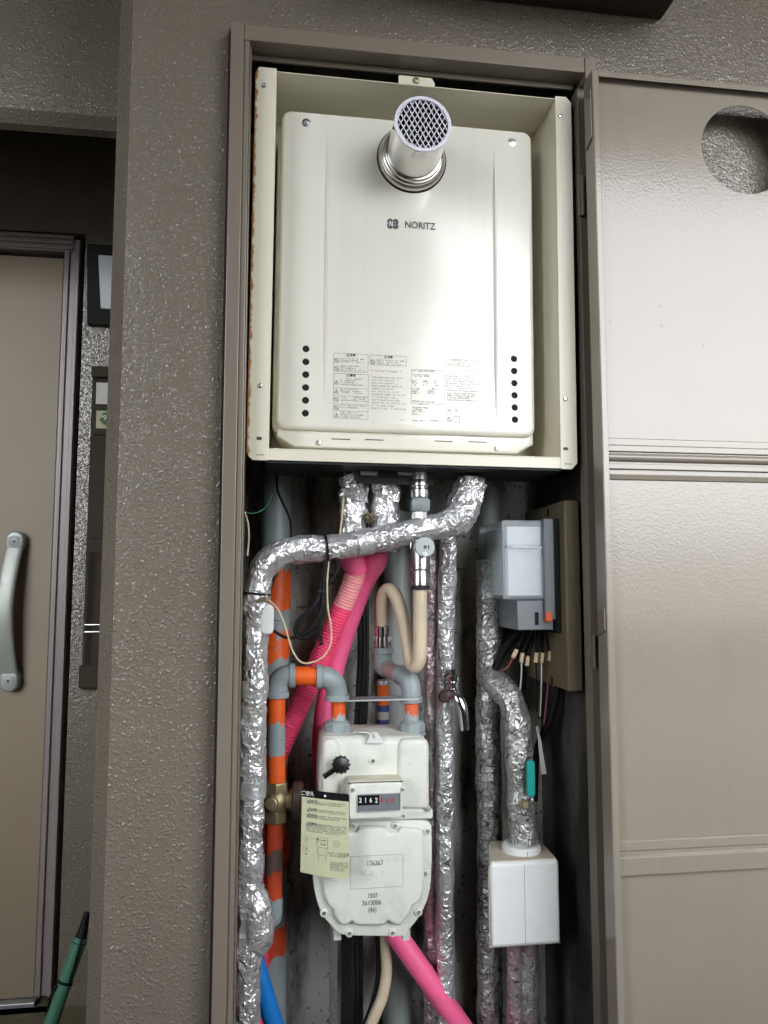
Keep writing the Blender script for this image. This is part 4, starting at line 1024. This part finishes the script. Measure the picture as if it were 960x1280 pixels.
def cquad(m, u0, u1, v0, v1, off=.0006, n=1):
    for k in range(n):
        a_ = u0 + (u1 - u0) * k / n; b_ = u0 + (u1 - u0) * (k + 1) / n
        m.add([card(a_, v0, off), card(b_, v0, off), card(b_, v1, off), card(a_, v1, off)], [(0, 1, 2, 3)])
m = MB(); cquad(m, 0, 1, -.005, .085, .0006, 10); m.build('header_strip', 'black_gloss', cdm, smooth=60)
def ctext(body, u, v, size, mat, off=.0011):
    o_ = card(u, v, off); return text('card_print', body, mat, cdm, o_, size, xdir=(tr - tl).normalized(), zdir=(0, 0, 1), depth=0)
ctext('ご使用の', .17, .042, .0085, 'white_print')
m = MB(); N = 16; c_ = card(.49, .045, .0012); m.add([c_ + Vector((.0021 * math.cos(6.283 * k / N), 0, .0021 * math.sin(6.283 * k / N))) for k in range(N)], [tuple(range(N))]); m.build('hole', 'white_print', cdm, smooth=0)
rg = random.Random(17); m = MB()
def crows(v0, v1, rows, u0=.09, u1=.93, dens=.86):
    dv = (v1 - v0) / rows
    for r_ in range(rows):
        u = u0; ue = u1 * rg.uniform(.8, 1.0) if r_ == rows - 1 else u1
        while u < ue:
            w_ = rg.uniform(.012, .028)
            if rg.random() < dens:
                cquad(m, u, u + w_ * .75, v0 + dv * (r_ + .15), v0 + dv * (r_ + .35)); cquad(m, u + w_ * .2, u + w_ * .75, v0 + dv * (r_ + .45), v0 + dv * (r_ + .75))
            u += w_
for v0, v1, rows in ((.115, .165, 2), (.215, .255, 2), (.285, .335, 2), (.385, .50, 5)): crows(v0, v1, rows, .30 if rows == 2 and False else .10)
for k in range(5): pass
crows(.73, .76, 1, .60, .95); crows(.81, .92, 5, .60, .97)
for v_ in (.125, .225, .295, .395):                       # warning triangles
    c_ = card(.165, v_ + .004, .0009)
    m.add([c_ + Vector((a_ * .0042, 0, b_ * .0042)) for a_, b_ in ((0, 1), (-1.05, -.8), (1.05, -.8), (0, .55), (-.65, -.55), (.65, -.55))], [(0, 1, 4, 3), (1, 2, 5, 4), (2, 0, 3, 5)])
for u_, v_, r_ in ((.11, .585, .0052), (.11, .70, .0052), (.73, .60, .0058), (.73, .60, .0022)):
    c_ = card(u_, v_, .0009); N = 20
    m.add([c_ + Vector((q * math.cos(6.283 * k / N), 0, q * math.sin(6.283 * k / N))) for q in (r_, r_ - .0005) for k in range(N)], [(k, (k + 1) % N, (k + 1) % N + N, k + N) for k in range(N)])
for u0, u1, v0, v1 in ((.32, .55, .545, .549), (.32, .55, .60, .604), (.34, .55, .66, .664), (.32, .327, .545, .66), (.545, .552, .545, .66), (.34, .347, .66, .75), (.53, .537, .66, .75), (.37, .50, .75, .754), (.36, .367, .75, .82), (.50, .507, .75, .82), (.18, .32, .57, .573), (.05, .95, .525, .528), (.40, .52, .57, .58), (.40, .52, .62, .63)): cquad(m, u0, u1, v0, v1)
cquad(m, .33, .37, .56, .585); cquad(m, .10, .125, .58, .60); cquad(m, .105, .13, .69, .715); cquad(m, .09, .12, .76, .78)
m.build('card_print', 'print_grey', cdm, smooth=0)
ctext('のランプの位置', .78, .715, .0054, 'print_dark')
for body, v_ in (('注意', .125), ('注意', .225), ('警告', .295), ('警告', .395)): ctext(body, .265, v_, .0052, 'print_dark')

# ================================================================== conduits and cables
def ribbed(rr, amp, pitch): return lambda L, t: rr + amp * (1 if math.sin(2 * math.pi * L / pitch) > -.2 else -1)
pA = pts([(446, 714, .205), (438, 735, .212), (424, 768, .225), (405, 812, .236), (384, 860, .246), (364, 905, .252), (345, 950, .258), (331, 1000, .262), (324, 1060, .264), (322, 1200, .264), (322, 1420, .264)])
cA = thing('pink_conduit', 'ribbed hot pink conduit slanting down behind the orange elbow', 'conduit', pA[-1])
s_ = smooth_path(pA, .0015)
k0 = next(i for i, p in enumerate(s_) if p.z < at(428, 757, .22).z)
MB().tube(s_[k0:], ribbed(.0208, .0008, .0062), 20).build('ribbed_hose', 'pink_plastic', cA, smooth=25)
MB().tube(s_[:k0 + 2], ribbed(.0206, .0007, .0062), 20).build('faded_end', 'pink_faded', cA, smooth=25)
m = MB().tube(smooth_path(pts([(447, 717, .204), (444, 708, .200), (440, 698, .196), (437, 688, .192)]), .003), lambda L, t: .0195 + .006 * min(1, t * 1.8), 24).build('flared_sleeve', 'pink_bright', cA, smooth=50)
pB = pts([(463, 712, .222), (450, 740, .240), (437, 775, .254), (423, 818, .266), (412, 860, .270), (404, 905, .270), (404, 960, .270), (418, 1040, .270), (455, 1110, .262), (488, 1158, .250), (520, 1203, .240), (556, 1254, .232), (600, 1318, .225), (650, 1400, .22)])
cB = thing('pink_conduit', 'smooth bright pink conduit passing behind the gas meter to bottom right', 'conduit', pB[-1])
MB().tube(smooth_path(pB, .0024), lambda L, t: .0212 + .0003 * math.sin(L * 1400), 22).build('hose', 'pink_bright', cB, smooth=50)
MB().tube(smooth_path(pts([(459, 722, .226), (465, 708, .214), (469, 697, .204), (472, 686, .198)]), .003), lambda L, t: .0195 + .007 * min(1, t * 1.8), 24).build('flared_sleeve', 'pink_bright', cB, smooth=50)
tag(MB().tube(smooth_path(pts([(300, 1120, .14), (316, 1190, .135), (330, 1240, .13), (346, 1290, .126), (380, 1380, .12)]), .006), .0172, 24).build('blue_pipe', 'blue_plastic'), 'bright blue plastic pipe curving in at the bottom left', 'pipe')

def cable(name, lst, r, mat, label, group=None, seg=10, step=.004):
    o = MB().tube(smooth_path(pts(lst), step), r, seg).build(name, mat); return tag(o, label, 'cable', group)
for i, dx in enumerate((0, 6, 11)):
    cable('black_cable', [(446 + dx, 640, .315 - .004 * i), (447 + dx, 740, .310), (450 + dx * .8, 800, .312), (448 + dx * .9, 860, .314), (444 + dx, 930, .316), (440 + dx, 1050, .32), (440 + dx, 1300, .32)], .0055, 'charcoal_rubber', ('leftmost of three thick black cables behind the pink conduits', 'middle of three thick black cables behind the pink conduits', 'rightmost of three thick black cables behind the pink conduits')[i], 'thick cables behind the pink conduits')
# coiled cable with its tie
cc_ = thing('coiled_cable', 'coiled black cable tied up below the foil pipe', 'cable', at(395, 803, .08))
for i, lst in enumerate(([(407, 700, .085), (404, 725, .082), (400, 745, .08), (391, 760, .078), (376, 772, .078), (369, 784, .078), (372, 795, .078), (383, 797, .078), (392, 785, .079), (398, 765, .08), (401, 740, .082), (403, 712, .085)],
                         [(411, 700, .082), (408, 730, .079), (405, 752, .076), (398, 772, .075), (388, 788, .075), (376, 793, .076), (373, 784, .077), (384, 768, .078), (397, 750, .079), (404, 730, .08)],
                         [(409, 702, .079), (405, 730, .077), (403, 760, .076), (400, 785, .076), (401, 802, .076)],
                         [(404, 740, .079), (412, 728, .082), (421, 715, .086), (423, 706, .09), (418, 700, .094)])):
    MB().tube(smooth_path(pts(lst), .003), .0036, 10).build('strand', 'black_rubber', cc_)
MB().tube(smooth_path(pts([(372, 797, .079), (358, 797, .078), (346, 791, .076), (338, 784, .074)]), .003), .0028, 10).build('tail', 'black_rubber', cc_)
MB().tube([at(401.5, 803, .076), at(402, 806, .076)], .0042, 10).build('end_sleeve', 'black_rubber', cc_)
p = at(402, 739, .079); MB().lathe([(.0085, -.0014), (.0097, -.0014), (.0097, .0014), (.0085, .0014)], p, (.25, 0, 1), 20).build('cable_tie', 'charcoal_rubber', cc_)
cable('beige_wire', [(411, 702, .078), (409, 730, .076), (410, 760, .074), (414, 785, .072), (413, 806, .071), (404, 821, .070), (390, 828, .070), (377, 828, .070), (367, 816, .070), (360, 795, .070), (354, 775, .070), (346, 760, .068), (338, 752, .062), (333, 750, .056)], .0017, 'beige_wire', 'thin beige wire looping below the foil pipe past the cable coil', None, 8)
cable('black_wire', [(347, 714, .10), (341, 728, .09), (336, 742, .075), (334, 752, .062)], .0022, 'black_rubber', 'short dark wire dropping from foil bend to the white clip', None, 8)
cable('black_wire', [(346, 590, .20), (347, 612, .2), (354, 630, .19), (361, 645, .18), (364, 660, .17), (364, 690, .16)], .0024, 'black_rubber', 'dark wire curving down behind the foil pipe at upper left', None, 8)
cable('beige_wire', [(431, 588, .14), (430, 610, .14), (428, 640, .135), (425, 668, .13), (424, 690, .125)], .0018, 'beige_wire', 'thin beige wire hanging left of the foil stubs', None, 8)
cable('beige_wire', [(306, 640, .12), (310, 655, .115), (311, 672, .11), (309, 695, .105)], .0018, 'beige_wire', 'short beige wire at the left edge above the foil bend', None, 8)
cable('green_wire', [(306, 640, .15), (315, 642, .15), (325, 639, .155), (334, 632, .16), (340, 618, .165)], .0011, 'green_wire', 'fine green wire above the foil bend at upper left', None, 8)
# uprights at the bottom
def bar(name, px0, px1, py, Y, d, mat, label):
    a_ = at(px0, py, Y); b_ = at(px1, py, Y)
    return tag(MB().box(a_.x, b_.x, Y, Y + d, .02, a_.z).build(name, mat, smooth=0, bevel=.001), label, 'bar')
bar('support_channel', 413, 422, 1140, .20, .02, 'steel_satin', 'slim grey steel upright below the left foot of the gas meter')
bar('support_channel', 427, 440, 1140, .24, .02, 'black_gloss', 'black upright bar below the gas meter beside the grey one')
cable('cream_tube', [(480, 1120, .27), (482, 1180, .27), (483, 1215, .268), (478, 1245, .262), (466, 1275, .255), (448, 1320, .25)], .0115, 'cream_hose', 'cream tube bending below the gas meter', None, 18)
cable('black_cable', [(470, 1130, .275), (473, 1190, .275), (473, 1220, .274), (467, 1250, .27), (455, 1285, .265), (440, 1330, .26)], .0055, 'black_rubber', 'black cable running beside the bent cream tube below the meter', None, 10)

# ================================================================== electricity meter on the side wall
BX = .560
t0 = atx(705, 625, BX); t1_ = atx(656, 640, BX); b0 = atx(703, 862, BX)
mbd = thing('meter_board', 'beige mounting board on the right side wall of the recess', 'board', (.575, .2, b0.z))
yb0, yb1 = t0.y, min(t1_.y, SB - .005)
MB().box(BX, .5915, yb0, yb1, b0.z, t0.z).build('board', 'board_beige', mbd, bevel=.004)
for px, py in ((685, 641), (690, 851)):
    p = atx(px, py, BX - .0005); MB().prism(rrect(-.005, .005, -.008, .008, .0045, 4), 0, .0008).v
    q = MB().prism(rrect(-.005, .005, -.008, .008, .0045, 4), 0, .0008); q.v = [Vector((p.x + w.y - .0006, p.y + w.x, p.z + w.z)) for w in q.v]; q.build('slot', 'void_black', mbd, smooth=0)
EX0, EX1, EY0, EY1 = .441, .548, .122, .300
ezt = at(650, 650, EY0).z; ezb = at(650, 750, EY0).z; ezl = at(660, 788, EY0).z
em = thing('electricity_meter', 'grey electricity meter with clear plastic cover on the beige board', 'electricity meter', (.5, .2, ezl))
MB().box(EX1 + .0005, BX - .0005, EY0 - .006, EY1, ezl - .006, ezt + .003).build('back_plate', 'black_rubber', em, bevel=.002)
MB().box(EX0 + .016, EX1, EY0 + .012, EY1 - .012, ezb + .008, ezt - .012).build('inner_case', 'meter_inner', em, bevel=.002)
zmid = at(650, 684, EY0).z
# clear cover: upper and lower halves with a ridge
MB().prism(rrect(EX0 + .002, EX1 - .022, zmid + .002, ezt, .006, 4), EY0, EY1).build('cover_top', 'clear_cover', em, bevel=.004, bseg=3)
MB().prism(rrect(EX0, EX1 - .022, ezb, zmid, .006, 4), EY0 - .002, EY1).build('cover', 'clear_cover', em, bevel=.004, bseg=3)
MB().box(EX0 + .022, EX1 - .024, EY0 - .0045, EY0 - .0022, zmid - .002, zmid + .001).build('ridge', 'meter_inner', em, bevel=.0008)
MB().box(EX0 + .001, EX0 + .006, EY0 - .004, EY0 - .0022, ezb + .004, ezt - .004).build('ridge', 'grey_plate', em, bevel=.0008)
MB().prism(rrect(EX1 - .0215, EX1, ezl + .02, ezt + .003, .004, 3), EY0 - .008, EY1 - .01).build('side_rail', 'grey_plate', em, bevel=.003, bseg=3)
tb_ = MB().box(EX0 + .032, EX1 - .001, EY0 + .004, EY1 - .03, ezl, ezb - .0005).build('terminal_cover', 'grey_plate', em, bevel=.002)
p = at(684, 771, EY0); MB().box(p.x - .006, p.x + .006, EY0 - .012, EY0 + .01, p.z - .009, p.z + .009).build('seal_tab', 'orange_tab', em, bevel=.001)
p = at(672, 773, EY0); MB().box(p.x - .004, p.x + .003, EY0 + .0015, EY0 + .01, p.z - .013, p.z + .012).build('latch', 'black_rubber', em, bevel=.001)
# supply wires with pale sleeves
for i, (px, pb_y, tail, mt) in enumerate(((643, 820, (628, 838), 'red_wire'), (653, 824, (650, 862), 'white_wire'), (660, 828, (659, 880), 'black_rubber'), (671, 824, (671, 890), 'black_rubber'), (678, 824, (675, 895), 'white_wire'), (688, 822, (680, 905), 'red_wire'))):
    w_ = thing('supply_wire', ('supply wire with tilted pale sleeve, leftmost under the electricity meter', 'second supply wire from left under the electricity meter, pale sleeve', 'third supply wire from left under the electricity meter, pale sleeve', 'fourth supply wire from left under the electricity meter, pale sleeve', 'fifth supply wire from left under the electricity meter, pale sleeve', 'rightmost supply wire under the electricity meter, pale sleeve above pink lead')[i], 'wire', at(tail[0], tail[1], .2), 'sleeved wires under the electricity meter')
    Y = .17 + .008 * (i % 3); x0 = 655 + i * 6
    MB().tube(smooth_path(pts([(x0, 780, Y + .03), (x0 - 1, 795, Y + .015), (px + (3 if i == 0 else 0), pb_y - 10, Y)]), .004), .0042, 12).build('lead', 'black_rubber', w_)
    d = (-5, 10) if i == 0 else (-1.5, 12)
    MB().tube([at(px + (3 if i == 0 else 0), pb_y - 8, Y), at(px + (3 if i == 0 else 0) + d[0], pb_y - 8 + d[1], Y)], .0046, 14).build('sleeve', 'beige_wire', w_)
    MB().tube(smooth_path(pts([(px - (2 if i == 0 else 1), pb_y + 2, Y), ((px + tail[0]) / 2, (pb_y + tail[1]) / 2 + 4, Y + .008), (tail[0], tail[1], Y + .02)]), .004), .0017, 8).build('tail', mt, w_)
cable('black_cable', [(690, 795, .2), (698, 815, .2), (697, 860, .2), (688, 900, .205), (672, 935, .22), (668, 1000, .24)], .007, 'black_rubber', 'thick black cable hanging below the electricity meter at right', None, 12)
cable('black_cable', [(650, 790, .24), (635, 805, .24), (622, 830, .24), (616, 852, .243)], .008, 'black_rubber', 'thick black cable curling left below the electricity meter', None, 12)

# ================================================================== the doorway recess at left
ent = thing('entrance_door', 'brown apartment entrance door with mauve aluminium frame and bar handle', 'door', (-1.0, AY + .03, 0))
EYD = AY + .035
dx1 = at(66, 700, EYD).x; dtop = at(60, 322, EYD).z; dz0 = at(20, 1250, EYD).z
pnl = MB().box(-1.50, dx1 - .003, EYD, EYD + .04, dz0 + .004, dtop).build('leaf', 'entrance_enamel', ent, smooth=0, bevel=.0015)
jx0 = dx1 + .004; jx1 = at(86, 700, AY + .01).x
m = MB().box(jx0, jx1, AY + .012, AY + .09, .03, dtop + .012); m.box(jx0 + .010, jx0 + .016, AY + .004, AY + .0118, .03, dtop + .012); m.box(jx1 - .012, jx1 - .001, AY + .002, AY + .0118, .03, dtop + .045)
m.build('jamb', 'mauve_aluminium', ent, smooth=0, bevel=.0015)
jt = at(97, 299, AY + .01).z
m = MB().box(-1.56, jx1, AY + .013, AY + .09, dtop + .0122, jt)
for k in range(3): m.box(-1.56, jx1 - .02, AY + .004, AY + .0128, dtop + .016 + k * .016, dtop + .026 + k * .016)
m.build('head_frame', 'mauve_aluminium', ent, smooth=0, bevel=.0015)
MB().box(-1.56, jx0 + .002, AY + .01, AY + .09, dz0 - .03, dz0 + .002).build('threshold', 'galvanized', ent, smooth=0, bevel=.002)
MB().box(-1.56, jx1 + .004, AY - .02, AY + .0115, 0.004, dz0 - .012).build('sill', 'alcove_floor', ent, smooth=0, bevel=.003)
# bow handle
hz0 = at(11, 851, EYD - .03); hz1 = at(18.5, 677, EYD - .03)
hl = []
N = 24
for k in range(N + 1):
    t = k / N; p = hz0.lerp(hz1, t); bow = math.sin(math.pi * t)
    hl.append(Vector((p.x - .012 * bow, EYD - .022 - .030 * bow, p.z)))
m = MB(); vv = []; ff = []
for k, c in enumerate(hl):
    t = k / N; wd_ = .0225 + .002 * abs(1 - 2 * t); th = .0075
    for a_ in range(16):
        w_ = 2 * math.pi * a_ / 16; ca, sa = math.cos(w_), math.sin(w_)
        sq = lambda q: math.copysign(abs(q) ** .6, q)
        vv.append(c + Vector((wd_ * sq(ca), th * sq(sa), 0)))
for k in range(N):
    for a_ in range(16): ff.append((k * 16 + a_, k * 16 + (a_ + 1) % 16, (k + 1) * 16 + (a_ + 1) % 16, (k + 1) * 16 + a_))
ff += [tuple(range(15, -1, -1)), tuple(range(N * 16, N * 16 + 16))]
hd = m.add(vv, ff).build('handle', 'handle_metal', ent, smooth=50)
for c, s2 in ((hz0, -1), (hz1, 1)):
    o = rrect(c.x - .0245, c.x + .0245, c.z - .030, c.z + .030, .0235, 7)
    e_ = MB().dome(slab(o, EYD - .034, EYD + .001, .006, 3)).build('handle_mount', 'handle_metal', hd, smooth=50)
    MB().lathe([(.0172, 0), (.0172, .0008), (.0160, .0008), (.0160, .0002), (.0152, .0002), (.0152, .0014), (.0145, .0018)], (c.x, EYD - .034, c.z), (0, -1, 0), 32).build('handle_screw', 'disc_grey', hd)
    MB().lathe([(.0042, .002), (.0042, .0032)], (c.x, EYD - .034, c.z), (0, -1, 0), 6).build('handle_socket', 'print_dark', hd)

# black lamp on the alcove wall
l0 = at(108.5, 304, AY - .02); l1_ = at(113, 405, AY - .02)
LX1 = l0.x + .16
lm = thing('wall_lamp', 'black box wall lamp with pale diffuser beside the entrance door', 'lamp', ((l0.x + LX1) / 2, AY, l1_.z))
MB().prism([(l0.x + .008, l1_.z), (LX1, l1_.z), (LX1, l0.z), (l0.x, l0.z)], AY - .02, AY - .0005).build('housing', 'void_black', lm, bevel=.003)
m = MB(); dpt = AY - .055
d0 = at(123, 319, AY - .03); d1 = at(126, 386, AY - .03)
m.prism([(d1.x, d1.z), (LX1 - .012, d1.z), (LX1 - .012, d0.z), (d0.x, d0.z)], AY - .034, AY - .0202).build('diffuser', 'lamp_diffuser', lm, bevel=.002) if False else None
MB().prism([(d1.x, d1.z), (LX1 - .012, d1.z), (LX1 - .012, d0.z), (d0.x, d0.z)], AY - .034, AY - .0202).build('diffuser', 'lamp_diffuser', lm, bevel=.002)

# name and intercom panel
NYp = AY - .012
n0 = at(116, 459, NYp); n1 = at(101, 862, NYp); NX1 = n0.x + .20
np_ = thing('intercom_panel', 'tall brown metal name and mailbox panel beside the entrance door', 'panel', (n0.x + .1, AY, n1.z))
ztp = at(116, 472, NYp).z
MB().box(n0.x, NX1, NYp, AY - .0005, n1.z, n0.z).build('back_plate', 'brown_metal', np_, bevel=.001)
MB().box(n0.x - .001, NX1, NYp - .012, NYp - .0004, ztp, n0.z + .001).build('top_cap', 'brown_metal', np_, bevel=.001)
def plate(px0, py0, px1, py1, y, mat, name, wide=.14, d=.002, par=np_):
    a_ = at(px0, py0, y); b_ = at(px1, py1, y)
    return MB().box(a_.x, a_.x + wide, y, y + d, b_.z, a_.z).build(name, mat, par, smooth=0, bevel=.0008)
plate(118, 474, 0, 540, NYp - .006, 'brown_metal', 'bezel', .16, .0055)
plate(120.5, 478, 0, 501, NYp - .0085, 'paper_white', 'name_plate', .13)
gpl = plate(120.5, 513, 0, 532, NYp - .0085, 'tan_plate', 'number_plate', .13)
c = at(135, 522.5, NYp - .0092); m = MB(); rg = random.Random(4)
for k in range(26):
    w_ = rg.uniform(0, 6.28); r_ = .022 * rg.uniform(.3, 1); q = c + Vector((r_ * math.cos(w_), -.0002 - .00003 * k, r_ * .7 * math.sin(w_))); s2 = rg.uniform(.004, .008); n_ = 7
    m.add([q + Vector((s2 * math.cos(6.28 * j / n_ + k), 0, s2 * math.sin(6.28 * j / n_ + k))) for j in range(n_)], [tuple(range(n_))])
m.build('leaf_print', 'leaf_green_print', gpl, smooth=0)
text('number_print', '9', 'white_print', gpl, at(131, 522.5, NYp - .0105), .022)
plate(117.5, 545, 0, 672, NYp - .006, 'brown_metal', 'mail_flap', .16, .0055)
plate(121, 562, 0, 664, NYp - .010, 'brown_metal', 'flap_cover', .13, .0038)
plate(111, 690, 0, 838, NYp - .001, 'void_black', 'slot', .014, .0009)
a_ = at(119, 688, NYp); b_ = at(109, 848, NYp)
MB().add([(a_.x, NYp - .001, a_.z), (a_.x + .15, NYp - .001, a_.z), (a_.x + .15, NYp - .001, b_.z), (a_.x - .006, NYp - .001, b_.z), (a_.x + .012, NYp - .02, a_.z - .03), (a_.x + .15, NYp - .02, a_.z - .03), (a_.x + .15, NYp - .02, b_.z), (a_.x + .004, NYp - .02, b_.z)], [(0, 1, 5, 4), (4, 5, 6, 7), (0, 4, 7, 3), (3, 7, 6, 2), (1, 2, 6, 5)]).build('mail_box_front', 'brown_metal', np_, smooth=0, bevel=.001)
for py in (781, 790):
    p = at(106, py, NYp - .024); MB().tube([p, p + Vector((.12, 0, 0))], .0032, 12).build('rod', 'chrome', np_)
p = at(99, 832, NYp - .02); q = at(99, 860, NYp - .02); MB().box(p.x, p.x + .17, NYp - .022, NYp - .0004, q.z, p.z).build('bottom_bracket', 'brown_metal', np_, bevel=.0015)

# green pole leaning in the corner
p0 = at(60, 1290, .62); p1 = at(101, 1172, .66); p2 = at(109, 1140, .67)
dv = (p1 - p0).normalized(); t_ = (p0.z - .01) / dv.z; foot = p0 - dv * t_
pol = thing('green_pole', 'green pole with black strap leaning against the stucco corner', 'pole', foot)
MB().tube([foot, p0, p0.lerp(p1, .6), p1], .0165, 20).build('shaft', 'green_pole', pol)
MB().tube([p1 - dv * .012, p1 + dv * .01, p2], lambda L, t: .017 - .010 * t, 16).build('tip', 'black_rubber', pol)
c = p0.lerp(p1, .52); MB().lathe([(.0168, -.003), (.0185, -.003), (.0185, .003), (.0168, .003)], c, dv, 20).build('strap', 'black_rubber', pol)
MB().tube(smooth_path([c + Vector((-.016, -.012, .0)), c + Vector((-.026, -.016, -.02)), c + Vector((-.032, -.016, -.05)), c + Vector((-.036, -.015, -.085))], .006), .0035, 8).build('strap_end', 'black_rubber', pol)
MB().tube([c + Vector((.012, -.016, 0)), p1.lerp(p2, .4) + Vector((.006, -.013, 0))], .0028, 8).build('strap_cord', 'black_rubber', pol)

# brown box fitted to the wall over the cabinet
f0 = at(826, 26, WALL_Y); fz = f0.z
bxo = thing('wall_box', 'dark brown metal box on the wall at the top edge', 'box', (.5, WALL_Y, fz))
o_ = MB().box(.18, f0.x, -.20, WALL_Y - .0005, fz, fz + .14).build('housing', 'brown_metal', bxo, bevel=.004)
MB().box(.20, f0.x - .02, -.18, WALL_Y - .02, fz - .003, fz - .0003).build('underside_panel', 'brown_metal', bxo, bevel=.001)
